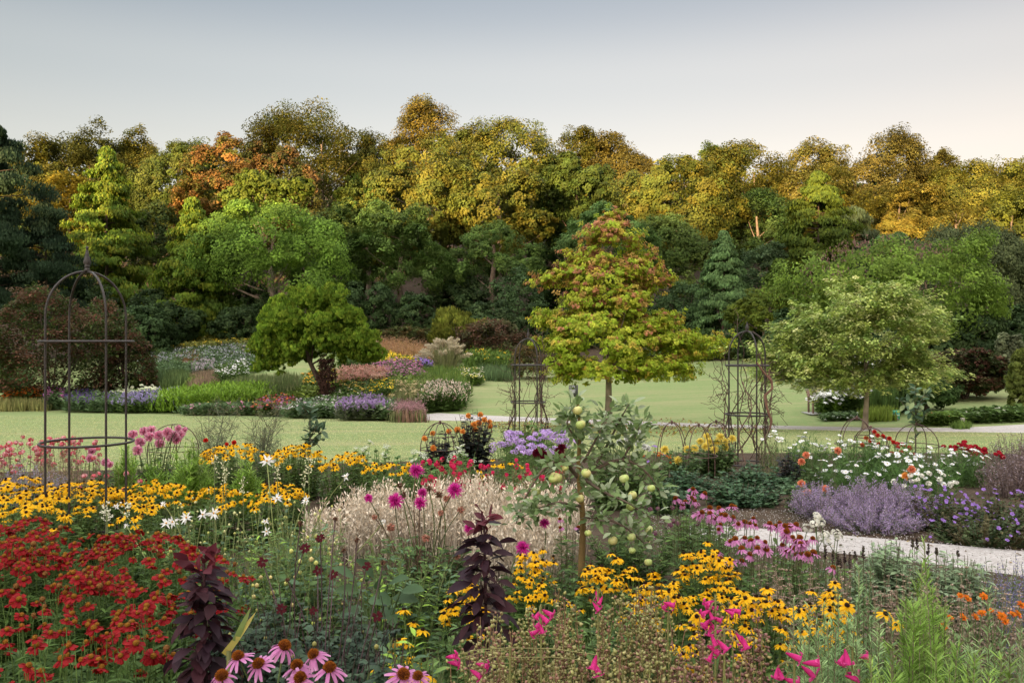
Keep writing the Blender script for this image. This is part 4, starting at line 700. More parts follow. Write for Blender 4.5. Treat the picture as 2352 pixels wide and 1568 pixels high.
def clump(label, cat, name, px0, px1, d, ytop, depth, n, leaf, stemc=[(.09, .14, .04)], r=.0035, heads=None, nh=0, hs=1., hz=.25, dome=.25, pull=.55, tilt=.35, H=None, extra=None, face=.25, grp=None, sp=.05, pick=None):
    """heads sit on the tallest stems; ytop is the photo height of the tallest one"""
    if d < 4.6: leaf = dict(leaf, per=int(leaf.get('per', 14) * 1.3)); n = int(n * 1.35)
    cx = (px0 + px1) / 2; g = gp(cx, d); rx = (px1 - px0) / 2 / F * d; Hh = H or (zpy(ytop, d) - g[2]); root = thing(name, label, cat, g, grp)
    a = U(0, 6.283, n); q = np.sqrt(U(0, 1, n)); ex = np.stack([np.cos(a) * q * rx, np.sin(a) * q * depth], 1); hh = Hh * (1 - dome * q ** 2) * U(1 - hz, 1.0, n)
    tip = np.stack([g[0] + ex[:, 0], g[1] + ex[:, 1], g[2] + hh], 1); base = np.stack([g[0] + ex[:, 0] * pull, g[1] + ex[:, 1] * pull, 0 * hh], 1); base[:, 2] = zg(base[:, 0], base[:, 1]) - .02
    bul = rng.normal(size=(n, 3)) * A([1, 1, .2]) * sp * Hh; P = stems_leaves(root, base, tip, bul, stemc, r, leaf)
    if heads and nh:
        ks = heads if isinstance(heads, (list, tuple)) else [heads]; idx = np.argsort(-hh + rng.normal(size=n) * Hh * .1)[:nh] if pick is None else rng.choice(n, min(nh, n), False)
        for i in idx: head(root, ks[rng.integers(len(ks))], tip[i] + A([0, 0, .002]), nrm(A([ex[i, 0] / max(rx, .01) * tilt, ex[i, 1] / max(depth, .01) * tilt - face, 1]) + rng.normal(size=3) * .24), hs * U(.74, 1.15))
    if extra: extra(root, P, tip)
    return root
def bloomplant(label, cat, name, cx, d, blooms, kind, leaf, ytop=None, w=120, depth=.25, n=26, stemc=[(.09, .13, .04)], hs=1., r=.004, leafH=None, face=.5, spentk=None, spents=(), grp=None):
    """a bushy plant whose blooms stand where the photograph shows them: (px, py[, size])"""
    g = gp(cx, d); rx = w / 2 / F * d; ys = [q[1] for q in blooms]; n = int(n * 1.5); H = leafH or (zpy(np.mean(ys) + 14, d) - g[2]); root = thing(name, label, cat, g, grp); bl = []
    for q in list(blooms) + [tuple(s) + (None,) * 0 for s in spents]: p = PX(q[0], q[1], d + U(-.8, .8) * depth); bl.append(p)
    bl = A(bl); a = U(0, 6.283, n); q = np.sqrt(U(0, 1, n)); tip = np.stack([g[0] + np.cos(a) * q * rx, d + np.sin(a) * q * depth, g[2] + H * (1 - .3 * q * q) * U(.6, 1, n)], 1)
    base = np.stack([g[0] + (tip[:, 0] - g[0]) * .35, d + (tip[:, 1] - d) * .35, 0 * q + g[2] - .02], 1)
    stems_leaves(root, base, tip, rng.normal(size=(n, 3)) * .03, stemc, r, leaf)
    near = tip[rng.choice(n, len(bl))] * 0 + A([g[0], d, g[2]]) + (bl - A([g[0], d, g[2]])) * A([.35, .35, .3]); b = MB(); t = np.linspace(0, 1, 6)[None, :, None]; c = (near + bl) / 2 + A([0, 0, .03]) + rng.normal(size=bl.shape) * A([.07, .07, .02]); b.tubes(near[:, None] * (1 - t) ** 2 + 2 * c[:, None] * t * (1 - t) + bl[:, None] * t * t, r * .75, cr(stemc, len(bl)), 4); b.build('flower_stem', M_STEM, root)
    for i, p in enumerate(bl):
        s = i >= len(blooms); src = (spents[i - len(blooms)] if s else blooms[i]); head(root, spentk if s else (kind if isinstance(kind, str) else kind[rng.integers(len(kind))]), p, nrm(A([U(-.5, .5), -face - U(0, .4), .8])), (src[2] if len(src) > 2 else 1) * hs)
    return root
DG = [(.088, .15, .045), (.105, .175, .054), (.074, .13, .043)]; MG = [(.12, .20, .048), (.145, .23, .062), (.105, .18, .043)]; LG = [(.25, .40, .06), (.29, .43, .08), (.22, .36, .055)]; SG = [(.16, .19, .11), (.19, .22, .13), (.13, .17, .09)]; BG = [(.09, .155, .08), (.11, .18, .10)]
broad = dict(T=LEAF, L=.085, W=.05, up=.2, per=16)
# --- red sneezeweed, a bank of plants at the picture's lower corner
hl = dict(T=LANCE, L=.115, W=.023, per=30, cols=[(.085, .15, .035), (.10, .175, .042), (.07, .125, .034)], up=.45, t1=.84)
for lab, a, b_, d, y, dep, n, nh in [
  ('deep red sneezeweed behind the others at the feet of the iron obelisk rods', -70, 165, 4.25, 1186, .34, 100, 95), ('long red sneezeweed clump along the top of the bank before the white star dahlias', 130, 445, 3.95, 1210, .34, 110, 98), ('small red sneezeweed clump reaching behind the dark purple sapling', 430, 580, 3.65, 1262, .2, 42, 34),
  ('red sneezeweed thick with flowers against the picture edge', -80, 140, 3.55, 1232, .3, 100, 92), ('red sneezeweed in the middle of the bank beside the edge clump', 110, 300, 3.4, 1282, .26, 80, 62), ('red sneezeweed with open gaps of leaf before the long clump', 270, 430, 3.25, 1318, .26, 70, 48),
  ('low red sneezeweed in the lower half of the bank by the edge', -90, 170, 2.85, 1372, .28, 90, 34), ('leafy sneezeweed with a few red flowers beside the dark purple sapling', 150, 420, 2.75, 1400, .26, 100, 38), ('leafy sneezeweed with a handful of red flowers at the bottom edge', -110, 260, 2.2, 1465, .22, 90, 12), ('mostly green sneezeweed at the foot of the purple sapling', 210, 450, 2.15, 1530, .2, 60, 0)]:
    clump(lab, 'plant', 'sneezeweed_plant', a, b_, d, y, dep, int(n * .85), hl, [(.10, .16, .04)], .003, 'sneezeweed', nh, 1.06, .14 if nh > 60 else .34, .16, .75, grp='red sneezeweed plants in the bank', face=.12)
# --- yellow black-eyed daisies
rl = dict(T=LEAF, L=.095, W=.034, per=17, cols=MG + DG, up=.25, t1=.85)
for lab, a, b_, d, y, dep, n, nh in [
  ('yellow daisy clump just right of the purple sapling under a magenta dahlia', 1165, 1300, 4.2, 1245, .22, 52, 42), ('small yellow daisy clump showing left of the purple sapling', 1005, 1125, 3.6, 1306, .2, 40, 34), ('yellow daisies in front of the apple tree trunk', 1310, 1500, 3.95, 1262, .24, 62, 50),
  ('highest yellow daisy clump beside the pink coneflowers', 1530, 1715, 3.95, 1243, .25, 75, 66), ('yellow daisies between the apple tree and the highest clump', 1440, 1600, 3.55, 1300, .22, 52, 40), ('yellow daisies sloping down from the highest clump', 1630, 1850, 3.3, 1332, .22, 60, 44), ('lone yellow daisy clump among the brown whorled stalks', 1840, 1962, 3.4, 1322, .18, 40, 32),
  ('sparse low yellow daisies beside the dark leaved dahlia bush', 860, 1020, 2.9, 1392, .2, 40, 13), ('yellow daisies half hidden by the spent penstemon stalks', 1480, 1780, 2.95, 1405, .2, 44, 26), ('few yellow daisies at the bottom between purple sapling and penstemon', 880, 1010, 2.3, 1478, .14, 26, 7)]:
    clump(lab, 'plant', 'black_eyed_daisy_plant', a, b_, d, y, dep, int(n * 1.1), rl, [(.10, .16, .04)], .0028, 'black_eyed_daisy', int(nh * 1.35), .82, .2 if nh > 30 else .4, .3, .7, grp='yellow daisies in the near bed', face=.0, tilt=.25)
for lab, a, b_, d, y, dep, n, nh in [
  ('yellow daisy clump at the picture edge above the red sneezeweed', -50, 120, 6.5, 1090, .45, 105, 96), ('yellow daisy clump under the ring of the tall obelisk', 100, 260, 6.6, 1098, .42, 95, 84), ('yellow daisy clump against the far rods of the tall obelisk', 240, 440, 6.9, 1100, .42, 105, 92), ('sparser yellow daisies with dark seed heads beyond the tall obelisk', 420, 570, 7.1, 1112, .35, 70, 42), ('yellow daisy row below the kochia and above the star dahlias', 555, 705, 7.3, 1104, .3, 80, 62),
  ('nearer yellow daisies showing between the obelisk rods', -60, 190, 5.5, 1128, .4, 90, 52), ('scattered yellow daisies in front of the obelisk beside the sneezeweed', 240, 440, 5.9, 1150, .3, 60, 14)]:
    clump(lab, 'plant', 'black_eyed_daisy_plant', a, b_, d, y, dep, n, rl, [(.10, .15, .04)], .0035, 'black_eyed_daisy', nh, 1.05, .2, .2, .75, grp='yellow daisies round the tall obelisk', face=.2)
for lab, a, b_, d, y, dep, n, nh in [
  ('yellow daisies on the lawn side beside the red poppy', 455, 625, 10.2, 1014, .5, 105, 88), ('yellow daisies on the lawn side below the young blue green sapling', 615, 745, 10.2, 1016, .5, 100, 84), ('yellow daisies on the lawn side tailing off from the sapling', 735, 850, 9.8, 1034, .4, 75, 52), ('loose yellow daisies before the ferny umbels', 830, 975, 9.0, 1050, .35, 60, 28), ('yellow daisies dotted through the small red salvias', 1080, 1220, 9.4, 1052, .3, 30, 9)]:
    clump(lab, 'plant', 'black_eyed_daisy_plant', a, b_, d, y, dep, n, rl, [(.10, .15, .04)], .0045, 'black_eyed_daisy', nh, 1.12, .18, .2, .8, grp='yellow daisies by the lawn', face=.3)
# --- pink coneflowers
el_ = dict(T=LANCE, L=.12, W=.034, per=11, cols=DG + MG, up=.35, t1=.8)
for lab, a, b_, d, y, n, nh in [('pink coneflowers highest in the drift behind the apple boughs', 1535, 1655, 5.4, 1122, 24, 15), ('pink coneflowers in the upper middle of the drift before the bramble leaves', 1630, 1745, 5.1, 1160, 26, 16), ('pink coneflowers at the end of the drift nearest the gravel path', 1740, 1850, 4.9, 1192, 28, 18), ('pink coneflowers on the lower edge of the drift above yellow daisies', 1650, 1790, 4.5, 1232, 24, 13), ('pink coneflowers lowest in the drift beside the white stocks', 1780, 1905, 4.45, 1232, 24, 12), ('pink coneflowers under the apples', 1285, 1330, 5.7, 1160, 8, 4)]:
    clump(lab, 'plant', 'coneflower_plant', a, b_, d, y, .25, n, el_, [(.11, .12, .05)], .0032, 'coneflower', nh, .8, .22, .1, .8, grp='pink coneflowers by the gravel path', face=.15)
bloomplant('large pink coneflowers with orange cones at the bottom beside the purple sapling', 'plant', 'coneflower_plant', 640, 1.95, [(548, 1508), (595, 1524), (652, 1484), (683, 1528), (757, 1534), (510, 1552), (722, 1502, .9), (690, 1556)], 'coneflower', el_, w=260, depth=.1, n=16, hs=.74, face=.05, r=.003)
bloomplant('two pink coneflowers with a flat red flower at the bottom by the penstemons', 'plant', 'coneflower_plant', 930, 1.9, [(925, 1548), (960, 1552, .8)], 'coneflower', el_, w=120, depth=.08, n=8, hs=.75, face=.1, r=.003)
# --- tall magenta cactus dahlias and their faded heads
dl = dict(T=LEAF, L=.10, W=.058, per=15, cols=DG, up=.1, t0=.15)
bloomplant('magenta cactus dahlia with faded brown heads standing before the cream stalks', 'plant', 'dahlia_plant', 975, 5.1, [(955, 1077, 1.0), (1044, 1121, 1.05), (907, 1146, 1.05), (970, 1128, .7), (965, 1151, .85), (846, 1140, .6), (1076, 1210, .7)], 'magenta_dahlia', dl, w=330, depth=.3, n=44, stemc=[(.13, .08, .05), (.10, .11, .05)], hs=.8, face=.7, spentk='spent_dahlia', spents=[(1026, 1142, 1), (897, 1208, 1.2), (978, 1233, 1.1), (1058, 1168, 1.0), (1050, 1275, .9), (860, 1185, .8), (1012, 1175, .8)], leafH=.62)
bloomplant('second magenta dahlia behind the purple sapling', 'plant', 'dahlia_plant', 1195, 4.9, [(1200, 1254, .95), (1250, 1198, .7)], 'magenta_dahlia', dl, w=90, depth=.2, n=12, hs=.8, face=.7, leafH=.45)
bloomplant('dark seed heads on thin stalks among the magenta dahlias', 'plant', 'dahlia_plant', 985, 5.3, [(926, 1134, 1), (985, 1120, .9), (1008, 1134, 1.1), (918, 1112, .9)], 'brown_dahlia', dl, w=120, depth=.2, n=8, hs=.9, leafH=.5)
# --- white star dahlias, pale stalks and buds
def buds(kind_cols, m, r):
    def f(root, P, tip): b = MB(); i = rng.choice(len(tip), min(m, len(tip)), False); b.blobs(tip[i], r * U(.7, 1.3, len(i))[:, None] * A([[1, 1, 1.15]]), cr(kind_cols, len(i))); b.build('bud', M_STEM, root)['kind'] = 'stuff'
    return f
sl_ = dict(T=LEAF, L=.075, W=.034, per=13, cols=MG + BG, up=.2, t1=.9)
clump('pale budded star dahlia foliage behind the red sneezeweed', 'plant', 'dahlia_plant', 330, 560, 5.2, 1120, .4, 70, sl_, [(.24, .27, .10), (.2, .24, .09)], .003, hz=.5, extra=buds([(.42, .42, .12), (.5, .48, .22)], 50, .009), sp=.12)
clump('pale budded star dahlia foliage below the green kochia', 'plant', 'dahlia_plant', 530, 790, 5.4, 1118, .4, 80, sl_, [(.24, .27, .10), (.2, .24, .09)], .003, hz=.5, extra=buds([(.42, .42, .12), (.5, .48, .22)], 60, .009), sp=.12)
clump('leafy dahlia with round buds in front of the pale star dahlias', 'plant', 'dahlia_plant', 560, 830, 4.3, 1212, .35, 80, dict(sl_, L=.09, W=.045, cols=DG + BG), [(.18, .22, .08)], .003, hz=.5, extra=buds([(.42, .42, .12), (.5, .4, .16)], 34, .010), sp=.12)
bloomplant('white star dahlias in a group above the red sneezeweed', 'plant', 'star_dahlia_plant', 430, 4.9, [(382, 1199), (396, 1196), (428, 1186, 1.1), (466, 1179, 1.1), (491, 1176, 1.1), (375, 1155, .6), (267, 1160, .6), (290, 1205, .5)], 'star_dahlia', sl_, w=240, depth=.2, n=26, stemc=[(.24, .27, .1)], hs=.78, face=.9, leafH=.5)
bloomplant('white star dahlias scattered below the green kochia', 'plant', 'star_dahlia_plant', 650, 5.2, [(613, 1056, 1.3), (636, 1142, 1), (703, 1146, .9), (612, 1218, .9), (795, 1092, .8), (880, 1196, .6), (610, 1195, .7)], 'star_dahlia', sl_, w=260, depth=.25, n=24, stemc=[(.24, .27, .1)], hs=.78, face=.9, leafH=.55)
def spire(label, pts, d, kind_col, w=.02, name='white_spire_plant', per=34, s=.014):
    root = thing(name, label, 'plant', gp(pts[0][0], d)); b = MB(); q = MB()
    for px, y0, y1 in pts:
        p0 = gp(px, d); p1 = PX(px + U(-4, 4), y0, d + U(-.1, .1)); b.tube(np.linspace(0, 1, 5)[:, None] * (p1 - p0) + p0, .003, (.16, .2, .08), 4); z0 = zpy(y1, d); t = U(0, 1, per); c = np.stack([p1[0] + rng.normal(size=per) * w * .6, p1[1] + rng.normal(size=per) * w * .6, z0 + (p1[2] - z0) * t], 1)
        q.scatter(LEAF, c, rdir(per), rdir(per) + A([0, -1., .6]), s * U(.7, 1.2, per), s * .8, cr(kind_col, per, None, .15))
    b.build('stem', M_STEM, root); q.build('flower_spike', M_PETAL, root)
spire('cream white spires of small flowers before the obelisk', [(241, 1150, 1195), (287, 1150, 1180), (250, 1170, 1200)], 5.0, [(.78, .76, .6)])
spire('cream white spires rising through the yellow daisies by the kochia', [(492, 1043, 1085), (510, 1058, 1105), (520, 1070, 1110), (640, 1060, 1100), (710, 1045, 1085), (700, 1080, 1120), (560, 1090, 1130)], 6.2, [(.78, .75, .5)], .022)
# --- dark leaved dahlia bush with thin dark stalks and a few maroon flowers
dk = dict(T=CLUMP, L=.055, W=.05, per=32, cols=[(.055, .09, .055), (.068, .105, .06), (.044, .07, .046)], up=.1, t0=.2, t1=.95)
for lab, a, b_, d, y, n in [('dark blue green dahlia bush beside the dark purple sapling', 545, 760, 3.1, 1330, 60), ('dark cut leaved dahlia bush below the big broad leaves', 700, 930, 3.3, 1330, 64), ('blackish dahlia bush at the bottom above the coneflowers', 560, 800, 2.35, 1400, 56), ('blackish dahlia bush at the bottom beside the low yellow daisies', 760, 960, 2.45, 1430, 50), ('dark green leaf mass between the sneezeweed and the dahlia bush', 450, 620, 3.3, 1330, 40)]:
    clump(lab, 'plant', 'dahlia_bush', a, b_, d, y, .28, n, dk, [(.09, .05, .055), (.06, .05, .04)], .003, hz=.5, dome=.2, pull=.4, grp='dark dahlia bushes', extra=buds([(.30, .34, .07), (.22, .2, .06)], 9, .008), sp=.1)
bloomplant('thin dark dahlia stalks carrying small maroon flowers', 'plant', 'dahlia_plant', 720, 3.1, [(603, 1288), (730, 1307), (765, 1316), (735, 1233, .9), (700, 1256), (647, 1395), (842, 1297, .9), (720, 1400, .8), (866, 1412), (593, 1489, .8)], 'small_dahlia', dk, w=240, depth=.3, n=44, hs=.8, stemc=[(.12, .075, .085), (.09, .06, .06)], face=.9, r=.0028, leafH=.55, spentk='brown_dahlia', spents=[(790, 1262, .5), (820, 1238, .5), (690, 1200, .5), (880, 1290, .5), (660, 1330, .5), (770, 1190, .5)])
# --- broad leaved plant
def bigleaf():
    g = gp(855, 3.9); root = thing('broad_leaved_plant', 'plant with very large smooth green leaves before the magenta dahlias', 'plant', g); b = MB(); s = MB()
    for px, py, l, dx, dz in ((860, 1300, .24, -.3, .9), (890, 1315, .22, .5, .5), (850, 1345, .26, .3, .1), (830, 1330, .2, -.8, .3), (900, 1345, .22, .9, .1), (870, 1325, .22, .1, .7), (920, 1330, .2, .9, .35), (815, 1300, .2, -.5, .7), (880, 1365, .24, .2, -.2), (840, 1370, .22, -.6, -.1)):
        p = PX(px, py, 3.9 + U(-.1, .1)); p = p - A([0, 0, .05]); b.scatter(LEAF, p[None], A([[dx, -.35, dz * .6]]), A([[U(-.3, .3), -.5, .9]]), l * .62, l * .36, cr([(.065, .115, .05), (.075, .125, .05)], 1)); s.tube([g, (g + p) / 2 + A([0, 0, .1]), p], .005, (.1, .15, .06), 5)
    b.build('leaves', M_LEAF, root); s.build('stem', M_STEM, root)
    root = thing('iris_leaf_fan', 'yellowing sword leaf leaning beside the dark purple sapling', 'plant', gp(540, 2.5)); b = MB()
    for p, q, c in (((525, 1490), (585, 1408), (.5, .42, .12)), ((540, 1470), (575, 1395), (.2, .26, .08)), ((515, 1500), (560, 1440), (.4, .32, .08))): a0, a1 = PX(*p, 2.4), PX(*q, 2.4); b.scatter(BLADE, a0[None], (a1 - a0)[None], A([[.3, -1, .2]]), np.linalg.norm(a1 - a0), .018, c)
    b.build('leaves', M_LEAF, root); s = MB(); s.tube([gp(530, 2.4), PX(525, 1490, 2.4)], .007, (.2, .2, .08), 5); s.build('stem', M_STEM, root)
bigleaf()
# --- dark purple saplings with large drooping leaves
def purple(label, cx, d, ytop, ybot, wl, n, w):
    g = gp(cx, d); top = PX(cx, ytop, d); root = thing('purple_leaved_sapling', label, 'sapling', g); s = MB(); s.tube([g, (g + top) / 2 + A([.01, 0, 0]), top], A([.009, .007, .004]), (.07, .035, .04), 7); s.build('stem', M_BARK, root); b = MB()
    t = np.linspace(0, 1, n) ** .85; a = np.arange(n) * 2.4 + U(-.4, .4, n); zb = zpy(ybot, d); z = zb + (top[2] - zb) * t; o = np.stack([np.cos(a), np.sin(a), 0 * a], 1); p = np.stack([top[0] + 0 * a, top[1] + 0 * a, z], 1) + o * (w * (1 - t) ** .8 * U(.1, .9, n))[:, None]
    Y = o + A([0, 0, 1.]) * (np.where(t > .93, U(.3, 1.4, n), -.75 + .8 * t) + U(-.45, .45, n))[:, None]; L = wl * U(.7, 1.3, n) * (1 - .2 * t); p = p + rng.normal(size=(n, 3)) * .018
    b.scatter(LEAF, p, Y, A([0, 0, 1.]) + o * .5 + rdir(n) * .7, L, L * .5, np.where((t > .9)[:, None], cr([(.13, .02, .03), (.10, .02, .03)], n), cr([(.030, .014, .022), (.04, .018, .026), (.05, .016, .022)], n))); b.build('leaves', M_LEAF, root)
    q = MB(); i = rng.choice(n, 30); q.tubes(np.stack([np.stack([top[0] + 0 * i, top[1] + 0 * i, z[i] - .02], 1), p[i] + A([0, 0, .0])], 1), .0028, A([(.08, .03, .04)]), 4); q.build('twig', M_BARK, root)
purple('dark purple leaved sapling with maroon tip standing among yellow daisies', 1112, 3.0, 1195, 1470, .088, 120, .08)
purple('bushier dark purple leaved sapling in front of the red sneezeweed', 468, 2.6, 1280, 1575, .078, 170, .075)
# --- dwarf apple tree
def apple_tree():
    d = 5.2; g = gp(1335, d); root = thing('apple_tree', 'dwarf apple tree hung with pale green apples', 'tree', g); s = MB(); b = MB()
    P = lambda x, y, o=0: PX(x, y, d + o); RC = (.12, .085, .065)
    br = [([(1334, 1430, 0), (1335, 1290, 0), (1341, 1180, 0), (1326, 1090, 0), (1333, 1000, 0), (1326, 905, 0)], .026), ([(1326, 1092, 0), (1292, 1050, -.1), (1250, 1068, -.15), (1205, 1140, -.2), (1185, 1200, -.2)], .013), ([(1330, 1110, 0), (1385, 1062, .05), (1440, 1050, .1), (1490, 1085, .1), (1515, 1125, .1)], .015), ([(1340, 1185, 0), (1390, 1185, -.1), (1440, 1210, -.15), (1480, 1245, -.15)], .012), ([(1335, 1160, 0), (1280, 1150, -.2), (1235, 1165, -.25), (1200, 1185, -.25)], .010), ([(1360, 1078, .02), (1400, 1010, .1), (1425, 960, .12), (1445, 925, .15)], .010), ([(1330, 1020, 0), (1300, 970, -.05), (1320, 930, 0)], .008), ([(1345, 1100, 0), (1390, 1130, -.2), (1440, 1150, -.25), (1500, 1190, -.3)], .010), ([(1340, 1060, 0), (1380, 985, 0), (1395, 940, .05)], .009), ([(1430, 1052, .1), (1460, 1000, .1), (1475, 960, .15)], .008)]
    for pts, r in br:
        q = A([P(*p) for p in pts]); k = np.linspace(0, len(q) - 1, 14); w = np.stack([np.interp(k, np.arange(len(q)), q[:, j]) for j in range(3)], 1); w[1:-1] = (w[:-2] + w[1:-1] * 2 + w[2:]) / 4; big = r > .02
        s.tube(w, r * (1 - .72 * np.linspace(0, 1, 14)), (.20, .13, .05) if big else RC, 7)
        m = 115 if not big else 80; t = U(.42 if big else .12, 1, m); i = t * 13; c = np.stack([np.interp(i, np.arange(14), w[:, j]) for j in range(3)], 1); o = rdir(m) * A([1, 1, .7]); b.scatter(LEAF, c + o * U(.0, .10, m)[:, None], o + A([0, 0, .25]), A([0, -.3, 1.]) + rdir(m) * .8, .064 * U(.6, 1.25, m), .03, cr([(.18, .26, .10), (.23, .31, .14), (.145, .21, .08), (.36, .42, .27)], m))
    s.build('trunk', M_BARK, root); b.build('leaves', M_LEAF, root)
    prof = [(.0, -.80), (.30, -.86), (.62, -.72), (.90, -.35), (1.0, .08), (.93, .5), (.66, .8), (.34, .86), (.12, .78), (0, .70)]; m = MB(); ams = []
    for bl in range(4):
        m = MB(); a_ = np.arange(18) * 2 * pi / 18; v_ = A([(r * .037 * cos(t) * (1 + .03 * cos(2 * t + bl)), r * .037 * sin(t), z * .035 * (1 + .03 * sin(t + bl))) for r, z in prof for t in a_]); k_ = np.clip(.5 + .5 * np.cos(np.tile(a_, 10) - bl * 1.7) + rng.normal(size=180) * .08, 0, 1)[:, None]
        m.add(v_, [(i * 18 + j, i * 18 + (j + 1) % 18, (i + 1) * 18 + (j + 1) % 18, (i + 1) * 18 + j) for i in range(9) for j in range(18)], None, A([.42, .52, .15]) * (1 - k_) + A([.58, .60, .26] if bl % 2 else [.56, .50, .20]) * k_); ams.append(m.mesh('apple', M_FRUIT))
    m = MB(); m.tube([(0, 0, .024), (.002, 0, .04), (.006, 0, .055)], .0016, (.12, .09, .04), 5); st = m.mesh('apple_stalk', M_STEM)
    for px, py, r in [(1327, 941, 11), (1334, 973, 11), (1277, 1095, 14), (1270, 1098, 10), (1231, 1127, 11), (1298, 1072, 8), (1346, 1085, 11), (1332, 1143, 10), (1225, 1166, 12.5), (1434, 1097, 11), (1453, 1135, 10), (1496, 1119, 9), (1448, 1162, 10), (1408, 1240, 11), (1490, 1214, 10), (1450, 1231, 10), (1351, 1222, 8), (1452, 1262, 8), (1489, 1289, 9)]:
        o = part('apple', ams[rng.integers(4)], root, P(px, py, -.1 - U(0, .1)), frame((U(-.4, .4), U(-.4, .4), 1)), r / F * 5.1 / .036); c = bpy.data.objects.new('stalk', st); COL.objects.link(c); c.parent = o
    k = MB(); k.tube([gp(1338, 5.3), P(1340, 1175, .1)], .012, (.26, .16, .06), 7); o = thing('tree_stake', 'brown wooden stake behind the apple tree trunk', 'stake', gp(1338, 5.3)); k.build('shaft', M_WOOD, o); k = MB(); k.tube(np.stack([X(1338, 5.28) + .035 * np.cos(np.linspace(0, 6.28, 17)), 5.27 + .05 * np.sin(np.linspace(0, 6.28, 17)), 0 * np.linspace(0, 1, 17) + zpy(1215, 5.3)], 1), .006, (.04, .03, .03), 5); k.build('tie', M_WOOD, o)
apple_tree()
# --- cream dried stalks of campion
def whorls(cols, per, s, t0=.35, spread=.02, T=NEED, mat=None, nm='seed_head', wid=.4, up=.7):
    def f(root, P, tip):
        n, k, _ = P.shape; i = np.repeat(np.arange(n), per); t = U(t0, 1, n * per) * (k - 1); j = np.clip(t.astype(int), 0, k - 2); fr = (t - j)[:, None]; c = P[i, j] * (1 - fr) + P[i, j + 1] * fr; o = rdir(n * per); b = MB(); b.scatter(T, c + o * spread * U(.2, 1, (n * per, 1)), o + A([0, 0, up]), rdir(n * per), s * U(.6, 1.3, n * per), s * wid, cr(cols, n * per, None, .2)); b.build(nm, mat or M_STEM, root)
    return f
CRM = [(.66, .56, .44), (.74, .65, .53), (.58, .46, .34)]
for lab, a, b_, d, y, dep, n in [('cream dried campion stalks behind the magenta dahlias', 790, 990, 7.0, 1102, .5, 190), ('cream dried campion stalks in the middle of the bed before the red salvias', 960, 1180, 7.0, 1084, .5, 230), ('cream dried campion stalks under the apple boughs', 1150, 1360, 6.7, 1100, .5, 210), ('lower cream dried campion stalks between magenta dahlia and apple tree', 1060, 1310, 6.0, 1165, .4, 200), ('cream dried campion stalks left of the magenta dahlias', 700, 850, 6.6, 1130, .35, 90)]:
    clump(lab, 'plant', 'dried_campion', a, b_, d, y, dep, n, dict(T=LANCE, L=.06, W=.01, per=5, cols=[(.5, .42, .32), (.4, .36, .26)], up=1.2), [(.52, .43, .33), (.60, .52, .42)], .0032, hz=.3, dome=.12, pull=.85, grp='cream dried campions', extra=whorls(CRM, 16, .028, .4, .045, wid=.35, up=1.2), sp=.06)
# --- small red salvias and soft mixed planting behind the cream stalks
rs = dict(T=LANCE, L=.07, W=.02, per=12, cols=MG + [(.14, .12, .06)], up=.6)
for lab, a, b_, d, y, n, nh in [('small red penstemons behind the cream stalks by the ferny umbels', 955, 1100, 8.4, 1046, 60, 40), ('small red penstemons with brown stalks beside the lilac phlox', 1085, 1240, 8.5, 1050, 60, 26), ('brown stalked penstemons below the dark maroon dahlias', 1200, 1320, 8.0, 1056, 50, 12)]:
    clump(lab, 'plant', 'small_penstemon', a, b_, d, y, .4, n, rs, [(.22, .13, .08), (.16, .14, .06)], .004, 'small_red_bell', nh, 1.0, .5, .1, .8, extra=whorls([(.22, .13, .07), (.28, .17, .09)], 8, .02, .5, .015), pick=1, grp='small penstemons behind the cream stalks')
# --- mid-distance bed, near the lawn
bloomplant('pink pompon dahlias behind the tall obelisk ring', 'plant', 'dahlia_plant', 362, 10.0, [(304, 995), (330, 987), (346, 985), (365, 996), (384, 989), (398, 996), (413, 994), (405, 1006), (366, 1015), (342, 1000), (322, 1012), (315, 1031), (409, 981, .7), (423, 985, .7), (390, 1000)], 'pink_dahlia', dict(dl, L=.13, W=.075), w=140, depth=.4, n=30, hs=1.2, face=.8, r=.006)
bloomplant('two low pink dahlias between the obelisk rods', 'plant', 'dahlia_plant', 222, 9.6, [(210, 1033), (207, 1049), (242, 1058), (252, 1064, .8)], 'pink_dahlia', dict(dl, L=.13, W=.075), w=90, depth=.3, n=18, hs=1.0, face=.8, r=.006)
def feathery(label, a, b_, d, y, n=70, cols=LG, nm='kochia_plant'):
    clump(label, 'plant', nm, a, b_, d, y, (b_ - a) / 2 / F * d * .9, n, dict(T=NEED, L=.12, W=.011, per=70, cols=cols, up=.7, t0=.1, j=.4, taper=.4), [(.15, .22, .05)], .004, hz=.45, dome=.45, pull=.35)
feathery('bright green feathery kochia under the pink dahlias', 375, 495, 8.7, 1000, 80); feathery('small bright green kochia between two yellow daisy clumps', 530, 605, 8.6, 1040, 46); feathery('bright green kochia wrapped round the obelisk rod', 255, 320, 8.6, 1000, 40); feathery('bright green kochia below the pink dahlias beside the first one', 310, 385, 8.9, 1032, 44)
for lab, a, b_, d, y, n, nh in [('coral pink sages at the picture edge by the lawn', -40, 110, 9.2, 1000, 70, 60), ('coral pink sages behind the tall obelisk', 100, 220, 9.4, 1000, 60, 40)]:
    clump(lab, 'plant', 'sage_plant', a, b_, d, y, .5, n, rs, [(.22, .14, .10), (.2, .17, .09)], .004, 'coral_small', nh, 1.2, .45, .1, .8, extra=whorls([(.45, .28, .27), (.38, .25, .2)], 8, .025, .5, .02), grp='coral sages')
MV = [(.34, .29, .40), (.42, .36, .46), (.28, .24, .32)]
